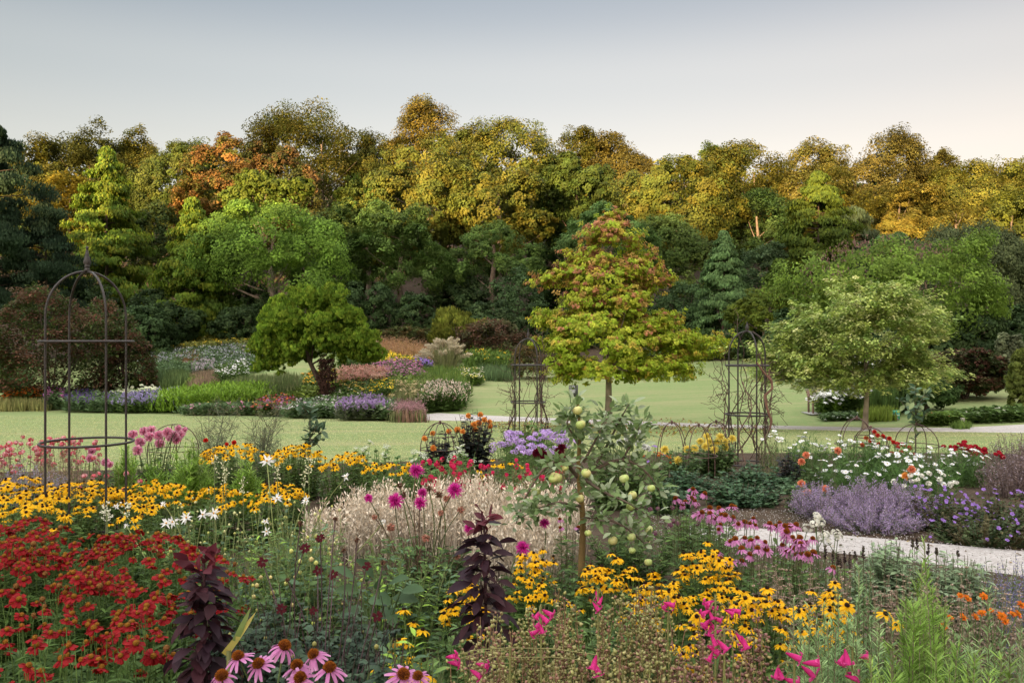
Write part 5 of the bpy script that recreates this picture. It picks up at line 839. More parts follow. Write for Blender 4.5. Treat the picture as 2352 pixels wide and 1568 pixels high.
clump('grey mauve catmint at the picture edge behind yellow daisies', 'plant', 'catmint_plant', -50, 150, 8.2, 1052, .4, 110, dict(T=LANCE, L=.05, W=.02, per=12, cols=SG), [(.2, .19, .15)], .004, hz=.4, extra=whorls(MV, 34, .022, .45, .018, T=DIA, nm='flower_spike', mat=M_PETAL))
clump('fine tan grass rising between the coral sages', 'grass', 'ornamental_grass', 90, 170, 8.9, 985, .3, 90, dict(T=BLADE, L=.35, W=.006, per=6, cols=[(.3, .22, .13), (.24, .2, .1)], up=1.6, t0=0, t1=.4), [(.3, .22, .14)], .002, hz=.4, sp=.15)
clump('rusty pink seeded foliage below the low pink dahlias', 'plant', 'sage_plant', 195, 330, 8.4, 1062, .4, 70, dict(rs, cols=MG + DG), [(.2, .16, .08)], .004, 'coral_small', 12, 1.0, .5, .2, .8, pick=1)
bloomplant('single red poppies by the yellow daisies on the lawn side', 'plant', 'poppy_plant', 530, 10.4, [(472, 1008), (520, 1017, .8), (537, 1013)], 'poppy', rs, w=90, depth=.2, n=10, leafH=.4)
def umbels(label, a, b_, d, y, n, nh, cols=MG, k='umbel', hs=1.):
    clump(label, 'plant', 'umbel_plant', a, b_, d, y, .5, n, dict(T=CLUMP, L=.12, W=.09, per=13, cols=cols, up=.3), [(.13, .18, .06)], .005, k, nh, hs, .35, .3, .7)
umbels('ferny green plant with white umbels beside the yellow daisies', 800, 905, 10.4, 1006, 34, 9); umbels('ferny green plant before the orange dahlias', 890, 1010, 10.6, 1026, 34, 5, [(.09, .17, .05), (.11, .2, .06)]); umbels('cream umbels under the orange dahlias', 1020, 1110, 11.4, 1016, 26, 12)
clump('bright ferny foliage behind the small red penstemons', 'plant', 'ferny_plant', 930, 1060, 9.8, 1036, .4, 50, dict(T=CLUMP, L=.1, W=.07, per=18, cols=[(.1, .19, .05), (.12, .22, .06)], up=.3), hz=.4)
ob = dict(T=LEAF, L=.15, W=.10, per=15, cols=[(.022, .026, .026), (.03, .035, .03), (.028, .045, .028)], up=.1)
bloomplant('orange dahlias over almost black foliage on the lawn edge', 'plant', 'dahlia_plant', 1088, 13.0, [(1076, 952), (1103, 949), (1113, 961), (1124, 966), (1126, 976), (1100, 968, 1.2), (1089, 972, 1.2), (1091, 983), (1063, 988), (1050, 984, 1.2)], 'orange_dahlia', ob, w=110, depth=.4, n=40, stemc=[(.05, .03, .03)], hs=.98, face=.8, r=.006, leafH=1.12)
bloomplant('low orange dahlia with almost black foliage inside a hoop frame', 'plant', 'dahlia_plant', 1010, 12.9, [(994, 992), (975, 1004), (995, 1026, 1.1), (1031, 987)], 'orange_dahlia', ob, w=80, depth=.35, n=26, stemc=[(.05, .03, .03)], hs=.98, face=.8, r=.006, leafH=.75)
for lab, a, b_, d, y, n, nh in [('lilac phlox beside the slim obelisk, its near half', 1125, 1230, 11.8, 990, 46, 30), ('lilac phlox highest part beneath the slim obelisk', 1215, 1320, 12.0, 984, 48, 32), ('low lilac phlox in front of the taller ones', 1170, 1280, 11.0, 1012, 30, 12)]:
    clump(lab, 'plant', 'phlox_plant', a, b_, d, y, .45, n, dict(T=LANCE, L=.11, W=.025, per=14, cols=MG), r=.005, heads='phlox', nh=nh, hs=.95, hz=.3, dome=.15, pull=.8, grp='lilac phlox')
bloomplant('dark maroon dahlias in front of the lilac phlox', 'plant', 'dahlia_plant', 1262, 9.8, [(1240, 1033, 1.1), (1250, 1042, 1.1), (1232, 1037), (1284, 1033, 1.1), (1290, 1025), (1288, 1043)], 'maroon_dahlia', dict(dl, L=.12, W=.07), w=90, depth=.25, n=16, hs=1, face=.9, r=.006, leafH=.6)
clump('raspberry leaves at the foot of the slim obelisk', 'plant', 'bramble_plant', 1140, 1290, 14.5, 948, .5, 44, dict(T=LEAF, L=.16, W=.11, per=13, cols=MG), hz=.5, r=.006)
bloomplant('white pompon dahlias behind the apple tree', 'plant', 'dahlia_plant', 1412, 9.4, [(1401, 976), (1433, 984), (1451, 977), (1468, 991), (1455, 994), (1380, 1007), (1360, 1001), (1480, 1023), (1486, 1025), (1331, 1011), (1423, 1012), (1466, 1016), (1376, 981), (1440, 1005)], 'white_dahlia', dict(dl, L=.12, W=.065, cols=MG + DG), w=190, depth=.4, n=46, hs=.95, face=.8, r=.006, leafH=.82)
bloomplant('pale yellow dahlias within the hoop frames', 'plant', 'dahlia_plant', 1640, 12.6, [(1624, 999), (1609, 1011), (1629, 1011), (1649, 1011), (1666, 1011), (1682, 1004), (1641, 1029), (1666, 1024), (1655, 1000), (1620, 1022)], 'yellow_dahlia', dict(dl, L=.15, W=.085), w=120, depth=.4, n=36, hs=1.15, face=.9, r=.006, leafH=.72)
bloomplant('pale yellow dahlias in the nearest hoop frame', 'plant', 'dahlia_plant', 1565, 11.6, [(1527, 1029), (1558, 1054), (1579, 1029), (1596, 1027)], 'yellow_dahlia', dict(dl, L=.14, W=.08), w=110, depth=.35, n=30, hs=1.15, face=.9, r=.006, leafH=.6)
clump('mixed orange and blue flowers low between white dahlias and the hoop frames', 'plant', 'mixed_annuals', 1475, 1545, 11.8, 1016, .3, 34, rs, heads=['marigold', 'violet_cranesbill'], nh=18, hs=1.4, hz=.4, r=.005)
bc = [(.065, .13, .06), (.078, .15, .068), (.056, .11, .056), (.095, .165, .08)]
for lab, a, b_, d, y, n in [('bramble leaves spreading round the foot of the vine obelisk', 1640, 1830, 11.2, 1050, 90), ('glossy dark leaves below the pale yellow dahlias', 1490, 1660, 10.6, 1062, 80), ('bramble mound nearest the bare soil by the gravel path', 1600, 1810, 9.7, 1088, 80), ('low leafy growth between the apple tree and the bramble mound', 1480, 1600, 9.2, 1095, 50), ('dusky leafy clump beside the vine obelisk and the coral dahlias', 1780, 1850, 10.8, 1090, 36)]:
    clump(lab, 'plant', 'bramble_plant', a, b_, d, y, .5, n, dict(T=LEAF, L=.10, W=.075, per=26, cols=bc, up=.05, t0=.1), [(.1, .08, .05)], .005, hz=.6, dome=.4, pull=.4, grp='leafy brambles by the path')
clump('tiny yellow flowered leaves beside the glossy dark leaves', 'plant', 'small_yellow_plant', 1480, 1560, 9.0, 1075, .25, 30, dict(T=LEAF, L=.08, W=.05, per=14, cols=DG), heads='marigold', nh=0, hz=.5, r=.004)
cl = dict(T=NEED, L=.11, W=.006, per=52, cols=[(.085, .17, .035), (.10, .2, .045), (.07, .14, .035)], up=.5, j=.6, taper=.2)
for lab, a, b_, d, y, n, nh in [('white cosmos nearest the vine obelisk', 1790, 1910, 12.4, 985, 60, 34), ('white cosmos in front of the red dahlias', 1890, 2030, 12.0, 988, 66, 44), ('white cosmos thick with flowers beside the apple sapling', 2000, 2140, 11.4, 1008, 72, 58), ('white cosmos below the red bergamot', 2120, 2265, 11.6, 1022, 72, 54), ('low white cosmos facing the mauve catmint', 1860, 2030, 10.6, 1042, 64, 36), ('low white cosmos facing the violet cranesbill', 2020, 2200, 10.4, 1050, 64, 42)]:
    clump(lab, 'plant', 'cosmos_plant', a, b_, d, y, .45, n, cl, [(.12, .2, .06)], .004, 'cosmos', int(nh * .72), .92, .45, .15, .8, face=.15, grp='white cosmos by the lawn', pick=1, sp=.08)
clump('faint white cosmos beside the vine obelisk', 'plant', 'cosmos_plant', 1740, 1800, 12.6, 985, .3, 26, dict(cl, per=20), [(.2, .18, .1)], .004, 'cosmos', 8, .9, .4, .15, .8, face=.5)
clump('almost black leaved plant among the white cosmos', 'plant', 'dark_leaved_plant', 1790, 1835, 11.4, 1018, .3, 26, dict(ob, L=.12, W=.07), [(.05, .03, .03)], .005, hz=.5)
bloomplant('small scarlet dahlias under the hoop frames', 'plant', 'dahlia_plant', 2012, 12.6, [(2009, 989), (2016, 997), (2029, 999), (2043, 1004), (2019, 1017), (1981, 1019), (2000, 1010), (1990, 1003), (2052, 1012)], 'red_dahlia', dict(dl, L=.13, W=.07), w=90, depth=.3, n=20, hs=.85, face=.8, r=.006, leafH=.6)
bloomplant('coral dahlias low beside the mauve catmint', 'plant', 'dahlia_plant', 1845, 9.2, [(1842, 1107), (1897, 1119), (1842, 1133), (1855, 1128)], 'coral_dahlia', dict(dl, L=.1, W=.06), w=90, depth=.3, n=20, hs=.95, face=.8, r=.005, leafH=.35)
bloomplant('coral dahlias among the white cosmos', 'plant', 'dahlia_plant', 1870, 10.4, [(1925, 1032), (1841, 1057), (1852, 1042)], 'coral_dahlia', dict(dl, L=.1, W=.06), w=90, depth=.3, n=16, hs=1.0, face=.8, r=.005, leafH=.5)
bloomplant('coral dahlias above the violet cranesbill', 'plant', 'dahlia_plant', 2088, 9.2, [(2094, 1075), (2081, 1090)], ['coral_dahlia', 'orange_dahlia'], dict(dl, L=.1, W=.06), w=60, depth=.2, n=10, hs=.95, face=.8, r=.005, leafH=.45)
for lab, a, b_, y, nh in [('red bergamot clump above the white cosmos', 2172, 2248, 1003, 30), ('smaller red bergamot clump toward the picture edge', 2245, 2292, 1022, 14), ('sparse red bergamot beside the apple sapling', 2048, 2092, 1013, 8)]:
    clump(lab, 'plant', 'bergamot_plant', a, b_, 12.3, y, .35, nh + 8, dict(T=LANCE, L=.09, W=.03, per=12, cols=DG), r=.005, heads='monarda', nh=nh, hs=1.05, hz=.3, grp='red bergamot')
brw = [(.17, .12, .11), (.22, .16, .15), (.13, .09, .08)]
for lab, a, b_, d, y, n in [('brown purple seed heads in a mass at the picture edge', 2250, 2400, 10.4, 1030, 130), ('grey brown seeded stalks behind the brown mass', 2270, 2400, 12.4, 988, 110)]:
    clump(lab, 'plant', 'seeded_salvia', a, b_, d, y, .5, n, dict(T=LANCE, L=.05, W=.015, per=10, cols=brw), brw, .004, hz=.4, dome=.3, extra=whorls(brw + [(.3, .24, .28)], 26, .028, .3, .025, T=DIA))
NV = [(.44, .33, .54), (.52, .41, .60), (.38, .28, .47), (.36, .28, .33)]
for lab, a, b_, d, y, n in [('mauve catmint spilling over the bare soil', 1815, 1970, 8.7, 1098, 190), ('mauve catmint in the middle of the path edging', 1920, 2065, 8.5, 1088, 200), ('mauve catmint merging into the violet cranesbill', 2020, 2150, 8.3, 1092, 180), ('low mauve catmint hanging over the gravel path', 1880, 2130, 8.0, 1140, 190)]:
    clump(lab, 'plant', 'catmint_plant', a, b_, d, y, .42, n, dict(T=LEAF, L=.03, W=.02, per=16, cols=SG + [(.10, .13, .07)], t0=.05, t1=.8), [(.2, .17, .16)], .003, hz=.55, dome=.35, pull=.5, grp='mauve catmint along the path', extra=whorls(NV, 46, .019, .35, .016, T=DIA, nm='flower_spike', mat=M_PETAL), sp=.12)
for lab, a, b_, d, y, n, nh in [('violet cranesbill mound beside the mauve catmint', 2090, 2230, 8.0, 1098, 110, 70), ('violet cranesbill mound at the picture edge', 2210, 2390, 7.7, 1108, 120, 60), ('violet cranesbill skirt along the gravel edge', 2130, 2390, 7.3, 1165, 110, 36)]:
    clump(lab, 'plant', 'cranesbill_plant', a, b_, d, y, .4, n, dict(T=CLUMP, L=.05, W=.05, per=26, cols=[(.075, .105, .04), (.09, .12, .045), (.12, .11, .05), (.06, .09, .035)], t0=.15), [(.14, .09, .06)], .003, 'violet_cranesbill', nh, 1.0, .6, .35, .5, face=.6, grp='violet cranesbill mounds', pick=1)
clump('white carnations behind the violet cranesbill', 'plant', 'carnation_plant', 2050, 2220, 8.9, 1082, .2, 24, dict(T=LANCE, L=.06, W=.01, per=8, cols=BG), heads='white_cluster', nh=16, hs=1, hz=.35, r=.003, face=.4)
bloomplant('white stocks between the coneflowers and the gravel path', 'plant', 'stock_plant', 1880, 4.9, [(1876, 1183), (1871, 1200), (1885, 1196), (1855, 1210), (1920, 1222), (1880, 1230), (1900, 1240), (1925, 1230), (1895, 1226)], 'white_cluster', dict(T=LANCE, L=.08, W=.014, per=14, cols=BG), w=80, depth=.12, n=14, hs=.95, leafH=.5, r=.003)
# --- saplings and fennel against the lawn
def sapling(label, cx, d, top, bot, w, n, cols, L=.12):
    g = gp(cx, d); t_ = PX(cx, top, d); root = thing('young_sapling', label, 'sapling', g); s = MB(); s.tube([g, (g + t_) / 2, t_], A([.014, .011, .004]), (.12, .1, .07), 6); b = MB(); zb = zpy(bot, d); R = w / 2 / F * d
    for k in range(7):
        a = U(0, 6.28); z = zb + (t_[2] - zb) * U(.05, .75); e = A([g[0] + cos(a) * R, d + sin(a) * R, z + R * U(.2, 1.1)]); p = A([g[0], d, z]); s.tube([p, (p + e) / 2, e], A([.006, .005, .003]), (.12, .1, .07), 5); m = 9; t = U(.3, 1.05, m)[:, None]; b.scatter(LEAF, p + (e - p) * t, rdir(m) + A([0, 0, .4]), A([0, 0, 1.]) + rdir(m) * .6, L * U(.7, 1.2, m), L * .55, cr(cols, m))
    t = U(0, 1.02, n)[:, None]; p = A([g[0], d, zb]) + (t_ - A([g[0], d, zb])) * t; b.scatter(LEAF, p, rdir(n) * A([1, 1, .5]) + A([0, 0, .5]), A([0, 0, 1.]) + rdir(n) * .6, L * U(.7, 1.2, n), L * .55, cr(cols, n)); s.build('stem', M_BARK, root); b.build('leaves', M_LEAF, root)
sapling('young blue green sapling standing against the lawn above yellow daisies', 712, 10.5, 925, 1030, 60, 40, [(.09, .15, .085), (.12, .18, .11)])
sapling('young apple sapling rising through a hoop frame by the white cosmos', 2103, 13.0, 884, 1010, 75, 46, [(.09, .16, .09), (.12, .19, .11), (.24, .3, .14)], .13)
def fennel(label, cx, d, top, w, n):
    g = gp(cx, d); root = thing('fennel_plant', label, 'plant', g); s = MB(); b = MB(); H = zpy(top, d) - g[2]; R = w / 2 / F * d
    for k in range(n):
        a = U(0, 6.28); e = g + A([cos(a) * R * U(.1, 1), sin(a) * R * U(.1, 1), H * U(.6, 1)]); t = np.linspace(0, 1, 7)[:, None]; p = g + (e - g) * t + A([0, 0, .05]) * np.sin(t * pi); s.tube(p, .0055 * (1 - .6 * t[:, 0]), (.13, .13, .09), 4)
        for j in range(9): i = rng.integers(2, 7); q = p[i] + A([U(-.2, .2), U(-.2, .2), U(.05, .22)]); s.tube([p[i], (p[i] + q) / 2 + A([0, 0, -.01]), q], .0028, (.13, .13, .08), 4); m = 14; b.scatter(NEED, q + rng.normal(size=(m, 3)) * .03, rdir(m) + A([0, 0, .5]), rdir(m), .05, .003, cr([(.12, .15, .08), (.2, .19, .09)], m))
        m = 130; b.scatter(NEED, g + (e - g) * U(.1, .7, m)[:, None] + rng.normal(size=(m, 3)) * .10, rdir(m) + A([0, 0, .4]), rdir(m), .10, .003, cr([(.085, .12, .085), (.10, .13, .085)], m))
    s.build('stem', M_STEM, root); b.build('foliage', M_LEAF, root)
fennel('thin smoky fennel against the lawn beside the sapling', 600, 10.9, 938, 120, 13); fennel('taller wispy fennel against the lawn behind the pink dahlias', 480, 11.4, 928, 150, 12)
# --- foreground: spent penstemons with magenta bells
pl = dict(T=LANCE, L=.075, W=.014, per=26, cols=[(.11, .17, .05), (.13, .2, .06), (.10, .15, .06)], up=.7, t1=.75)
SD = [(.27, .26, .09), (.24, .20, .08), (.25, .13, .09), (.33, .3, .13)]
for lab, a, b_, d, y, n in [('spent penstemon stalks beside the purple sapling', 1040, 1210, 2.35, 1400, 54), ('spent penstemon stalks thick with seed capsules in front of yellow daisies', 1180, 1400, 2.45, 1345, 70), ('spent penstemon stalks with brown dead flowers in the middle', 1370, 1580, 2.45, 1335, 70), ('reddish spent penstemon stalks before the rosemary', 1560, 1800, 2.3, 1375, 66), ('green penstemon stalks at the bottom edge', 1250, 1560, 1.95, 1450, 70), ('reddish penstemon stalks at the bottom edge by the rosemary', 1520, 1800, 1.9, 1470, 56), ('pale budded penstemon stalk group at the bottom beside the dark sapling', 1000, 1200, 1.9, 1450, 34)]:
    red = 'reddish' in lab
    clump(lab, 'plant', 'penstemon_plant', a, b_, d, y, .2, n, pl, [(.2, .2, .07), (.24, .14, .08)], .0024, hz=.3, dome=.1, pull=.85, grp='spent penstemons in the front', extra=whorls(SD if not red else [(.25, .12, .1), (.2, .1, .08), (.28, .22, .09)], 58, .0125, .42, .016, T=OCT, nm='seed_capsules', wid=.62), sp=.05)
def bells(label, pts, d):
    """pts: bloom places in the photograph and where each mouth points (x, z)"""
    root = thing('penstemon_plant', label, 'plant', gp(np.mean([p[0] for p in pts]), d)); b = MB(); g = gp(np.mean([p[0] for p in pts]), d); e = PX(np.mean([p[0] for p in pts]), min(p[1] for p in pts) - 20, d); w = np.linspace(0, 1, 8)[:, None] * (e - g) + g; b.tube(w, .0028, (.2, .2, .07), 5); lf = MB(); m = 40; lf.scatter(LANCE, g + (e - g) * U(.2, .8, m)[:, None], rdir(m) + A([0, 0, .5]), A([0, 0, 1.]) + rdir(m) * .4, .07, .013, cr([(.11, .17, .05)], m)); lf.build('leaves', M_LEAF, root)
    for px, py, dx, dz in pts:
        p = PX(px, py, d + U(-.04, .04)); a = A([dx, -.35, dz]); a = nrm(a); q = p - a * .018; zz = g + (e - g) * np.clip((q[2] - g[2] + .02) / (e[2] - g[2]), 0, 1); b.tube([zz, (zz + q) / 2 + A([0, 0, .006]), q], .0012, (.2, .18, .07), 4); head(root, 'penstemon', q, a, .92 * U(.85, 1.2))
    b.build('stem', M_STEM, root)
bells('penstemon stalk with a tight cluster of magenta bells before the yellow daisies', [(1630, 1382, -.8, -.2), (1640, 1395, .7, -.4), (1618, 1405, -.9, -.3), (1635, 1415, .3, -.8), (1650, 1420, .9, -.3), (1622, 1430, -.6, -.5), (1640, 1440, .4, -.7), (1630, 1450, -.2, -.9), (1690, 1400, .9, -.1), (1680, 1405, .8, -.3)], 2.1)
bells('penstemon stalk with magenta bells beside the purple sapling', [(1235, 1410, -.5, -.6), (1250, 1418, .6, -.5), (1240, 1430, -.6, -.6), (1258, 1405, .7, -.3), (1245, 1445, .3, -.9), (1228, 1450, -.8, -.3)], 2.15)
bells('magenta penstemon bells high among the brown seed stalks', [(1372, 1368, .2, -.8), (1378, 1380, -.4, -.7), (1370, 1392, .5, -.6)], 2.4)
bells('lone magenta bell pointing sideways by the brown seed stalks', [(1538, 1385, .9, -.2), (1530, 1388, -.7, -.5)], 2.4)
bells('magenta bells falling along a stalk at the bottom', [(1640, 1490, .8, -.5), (1630, 1510, -.5, -.8), (1660, 1480, .6, -.6), (1640, 1470, .3, -.8), (1700, 1462, .5, -.7), (1710, 1475, .3, -.9)], 1.95)
bells('large magenta bells at the bottom edge before the rosemary', [(1825, 1505, .9, -.3), (1865, 1520, .95, .1), (1858, 1540, .8, -.6), (1785, 1545, -.3, -.9), (1795, 1550, .3, -.9), (1820, 1562, .9, -.2)], 1.75)
bells('small magenta bells low beside the rosemary spikes', [(1945, 1508, .1, -.9), (1985, 1505, .9, .1), (1965, 1545, .8, .0), (1962, 1555, .9, -.2), (1935, 1512, -.5, -.7)], 1.8)
bells('magenta bells at the bottom beside the pink coneflowers', [(1045, 1520, .9, .0), (1110, 1525, .9, -.1), (1040, 1505, .8, .2), (1095, 1545, .8, -.4), (1365, 1520, -.3, -.9), (1372, 1535, .3, -.8)], 1.9)
# --- rosemary
ry = dict(T=NEED, L=.030, W=.0038, per=420, cols=[(.26, .38, .16), (.31, .43, .19), (.20, .31, .13)], up=.85, t0=.03, t1=1., j=.25, taper=.35)
ryg = dict(ry, cols=[(.26, .40, .08), (.31, .45, .10), (.21, .34, .065)], L=.042)
def rosemary(label, pts, d, leaf=ry, side=7):
    """each point is the tip of one upright shoot in the photograph"""
    x0, x1 = min(p[0] for p in pts), max(p[0] for p in pts); y0, y1 = min(p[1] for p in pts), max(p[1] for p in pts)
    pts = list(pts) + [(U(x0 - 20, x1 + 20), U(y0 + (y1 - y0) * .5 + 20, y1 + 60)) for _ in range(len(pts) * 2)]
    cx = np.mean([p[0] for p in pts]); g = gp(cx, d); root = thing('rosemary_bush', label, 'shrub', g); tips = []
    for px, py in pts:
        e = PX(px, py, d + U(-.12, .12)); tips.append(e)
        for k in range(side): tips.append(e + A([U(-.07, .07), U(-.07, .07), -U(.12, .5)]))
    tip = A(tips); base = np.stack([tip[:, 0] * .75 + g[0] * .25, tip[:, 1] * .8 + d * .2, 0 * tip[:, 0] + np.maximum(g[2], tip[:, 2] - .75)], 1); base[:: side + 1, 2] = g[2]
    stems_leaves(root, base, tip, rng.normal(size=tip.shape) * .015, [(.22, .2, .12), (.16, .14, .08)], .0026, leaf)
rosemary('tall bright rosemary spire at the heart of the bush', [(2122, 1238), (2105, 1330), (2140, 1350), (2118, 1300), (2085, 1390), (2150, 1410), (2100, 1430), (2130, 1440)], 2.0, ryg, 9)
rosemary('grey green rosemary shoots beside the tall bright spire', [(1973, 1300), (2000, 1305), (1985, 1370), (2010, 1395), (1955, 1410)], 2.05)
rosemary('short grey green rosemary shoots before the yellow daisies', [(1822, 1375), (1858, 1390), (1925, 1352), (1892, 1385), (1840, 1420), (1875, 1430)], 2.1)
rosemary('low rosemary shoots at the bottom between magenta bells', [(1880, 1450), (1920, 1440), (1960, 1460), (2020, 1430), (2048, 1415), (2000, 1470)], 1.85)
rosemary('rosemary shoots at the corner below the orange marigolds', [(2270, 1345), (2225, 1435), (2300, 1450), (2345, 1440), (2250, 1470), (2190, 1445), (2320, 1480)], 2.0)
rosemary('rosemary shoots along the bottom edge before the tall spire', [(2050, 1480), (2090, 1490), (2150, 1490), (2200, 1480), (2240, 1500), (2000, 1500), (2300, 1510)], 1.75, ryg)
# --- brown whorled stalks, sage, orange marigolds, catmint by the path
BW = [(.28, .18, .13), (.23, .15, .11), (.33, .23, .17)]
def tiers(cols, n=9, s=.012):
    def f(root, P, tip):
        m, k, _ = P.shape; b = MB()
        for j in range(n):
            t = (.42 + .57 * j / (n - 1)) * (k - 1); i = min(int(t), k - 2); c = P[:, i] * (1 - (t - i)) + P[:, i + 1] * (t - i); q = np.repeat(np.arange(m), 8); a = np.tile(np.arange(8) * pi / 4, m); o = np.stack([np.cos(a), np.sin(a), 0 * a], 1); b.scatter(NEED, c[q] + rng.normal(size=(len(q), 3)) * .0015, o + A([0, 0, .3]), A([0, 0, 1.]) + rdir(len(q)) * .3, s * (1.25 - .07 * j), s * .6, cr(cols, m)[q])
        b.build('seed_whorls', M_STEM, root)
    return f
for lab, a, b_, d, y, n in [('brown whorled dead stalks below the pink coneflowers', 1740, 1900, 3.9, 1272, 60), ('brown whorled dead stalks in front of the sage', 1880, 2060, 3.5, 1300, 70), ('brown whorled dead stalks between rosemary spire and sage', 2030, 2200, 3.4, 1310, 70), ('brown whorled dead stalks behind the orange marigolds', 2160, 2330, 3.4, 1295, 66), ('brown whorled dead stalks at the picture edge', 2270, 2420, 3.2, 1330, 50)]:
    clump(lab, 'plant', 'whorled_stalk_plant', a, b_, d, y, .3, n, dict(T=LANCE, L=.055, W=.014, per=11, cols=SG + BG, up=.3, t1=.5), [(.24, .2, .13), (.2, .18, .1)], .0026, hz=.3, dome=.12, pull=.85, grp='brown whorled stalks', extra=tiers(BW), sp=.06)
clump('grey leaved sage mound by the gravel path', 'shrub', 'sage_bush', 1950, 2150, 4.5, 1226, .3, 120, dict(T=LANCE, L=.10, W=.032, per=20, cols=[(.23, .31, .17), (.28, .36, .22), (.18, .25, .13)], up=.25, t0=.3), [(.15, .14, .09)], .003, hz=.25, dome=.3)
clump('second grey leaved sage mound behind the brown stalks', 'shrub', 'sage_bush', 2100, 2280, 4.3, 1248, .25, 90, dict(T=LANCE, L=.10, W=.032, per=20, cols=[(.23, .31, .17), (.28, .36, .22), (.18, .25, .13)], up=.25, t0=.3), [(.15, .14, .09)], .003, hz=.25, dome=.3)
bloomplant('orange marigolds below the catmint at the picture edge', 'plant', 'marigold_plant', 2230, 2.9, [(2222, 1372), (2259, 1367), (2206, 1365, .8), (2345, 1386), (2212, 1415), (2240, 1414), (2255, 1405), (2300, 1412, 1.1), (2308, 1423), (2325, 1408), (2338, 1408), (2182, 1415, .8), (2167, 1437), (2276, 1400, .8)], ['marigold', 'marigold', 'orange_dahlia'] and 'marigold', dict(T=LANCE, L=.055, W=.013, per=12, cols=MG + SG), w=240, depth=.2, n=34, hs=.78, face=.4, r=.0022, leafH=.55)
bloomplant('single yellow daisies among rosemary and brown stalks', 'plant', 'black_eyed_daisy_plant', 2030, 2.6, [(2034, 1408), (1945, 1388), (1833, 1402), (2058, 1432, .7), (1905, 1400, .8)], 'black_eyed_daisy', rl, w=240, depth=.15, n=14, hs=.9, face=.2, r=.0026, leafH=.4)
VC = [(.27, .24, .46), (.33, .29, .52), (.22, .2, .36)]
for lab, a, b_, d, y, n in [('blue catmint by the gravel at the picture edge', 2260, 2420, 4.6, 1262, 80), ('blue catmint before the gravel beside the sage', 2190, 2320, 4.3, 1292, 70)]:
    clump(lab, 'plant', 'catmint_plant', a, b_, d, y, .3, n, dict(T=LEAF, L=.03, W=.02, per=14, cols=SG, t1=.8), [(.17, .18, .14)], .0026, hz=.5, dome=.2, grp='blue catmint', extra=whorls(VC, 26, .014, .45, .012, T=DIA, nm='flower_spike', mat=M_PETAL), sp=.1)
def spikes(label, pts, d):
    root = thing('dark_spike_plant', label, 'plant', gp(pts[0][0], d)); s = MB(); b = MB()
    for px, y0, y1 in pts:
        e = PX(px, y0, d + U(-.1, .1)); g = gp(px, d); s.tube([g, e], .0025, (.12, .12, .06), 4); z0 = zpy(y1, d); m = 60; t = U(0, 1, m); a = U(0, 6.28, m); o = np.stack([np.cos(a), np.sin(a), 0 * a + .6], 1); b.scatter(NEED, np.stack([0 * t + e[0], 0 * t + e[1], z0 + (e[2] - z0) * t], 1), o, rdir(m), .014 * (1.1 - .5 * t), .006, cr([(.05, .033, .03), (.08, .05, .05)], m))
    s.build('stem', M_STEM, root); b.build('seed_spike', M_STEM, root)
spikes('dark brown seed spikes standing against the gravel path', [(1913, 1262, 1290), (1924, 1270, 1296), (1940, 1262, 1285), (1952, 1266, 1294), (1964, 1264, 1290), (1983, 1252, 1278), (1896, 1250, 1275), (1930, 1280, 1300)], 4.4)
spikes('dark seed spikes over the sage against the gravel', [(2096, 1235, 1260), (2106, 1233, 1255), (2132, 1246, 1270), (2151, 1255, 1278), (2200, 1262, 1285), (2064, 1254, 1268)], 4.7)
clump('globe thistle like purple heads among the apple boughs', 'plant', 'globe_head_plant', 1480, 1600, 6.0, 1125, .3, 18, dict(T=LANCE, L=.06, W=.008, per=5, cols=MG), [(.15, .18, .08)], .003, 'thistle_ball', 13, 1., .5, .1, .8, pick=1)
clump('dark leafy growth in front of the apple tree and cream stalks', 'plant', 'leafy_plant', 1180, 1420, 5.0, 1270, .3, 50, dict(broad, L=.08, W=.04, cols=DG), hz=.5)
clump('dark leafy growth under the pink coneflower drift', 'plant', 'leafy_plant', 1500, 1760, 4.9, 1250, .3, 60, dict(broad, L=.09, W=.035, cols=DG), hz=.5)

for lab, a, b_, d, y, n in [('leafy green plants along the soil behind the coneflower drift', 1480, 1700, 6.6, 1150, 70), ('leafy green plants under the apple tree', 1340, 1560, 6.0, 1190, 70), ('grey leafed edging between the white stocks and the sage', 1860, 2010, 4.9, 1262, 50), ('low green growth between the sage and the catmint at the gravel', 2150, 2390, 4.9, 1275, 70), ('green stems between the dark dahlia bush and the penstemons', 960, 1130, 3.2, 1400, 50), ('green stems below the yellow daisies in the middle', 1180, 1560, 3.3, 1330, 90), ('low green leaves at the bottom behind the pink coneflowers', 880, 1090, 2.3, 1480, 50), ('low grey green growth among the brown whorled stalks', 1760, 2050, 3.0, 1410, 80), ('low grey green growth under the orange marigolds', 2040, 2400, 2.9, 1430, 90)]:
    clump(lab, 'plant', 'leafy_plant', a, b_, d, y, .28, n, dict(T=LANCE, L=.055 if 'growth' in lab else .085, W=.012 if 'growth' in lab else .026, per=28, cols=(SG + MG if 'grey' in lab else MG + DG), up=.4), [(.12, .15, .06)], .003, hz=.5, dome=.2)

for lab, a, b_, d, y, n in [('fresh green leafy growth between the red sneezeweed and the cream stalks', 520, 820, 4.7, 1170, 110), ('fresh green leafy growth at the foot of the magenta dahlias', 780, 1060, 4.6, 1225, 100), ('green stems beside the low yellow daisies near the bottom', 830, 1040, 2.7, 1440, 70)]:
    clump(lab, 'plant', 'leafy_plant', a, b_, d, y, .3, n, dict(T=LANCE, L=.085, W=.028, per=16, cols=MG + LG[:1] + BG, up=.4), [(.16, .2, .07)], .003, hz=.5, dome=.15, sp=.1)

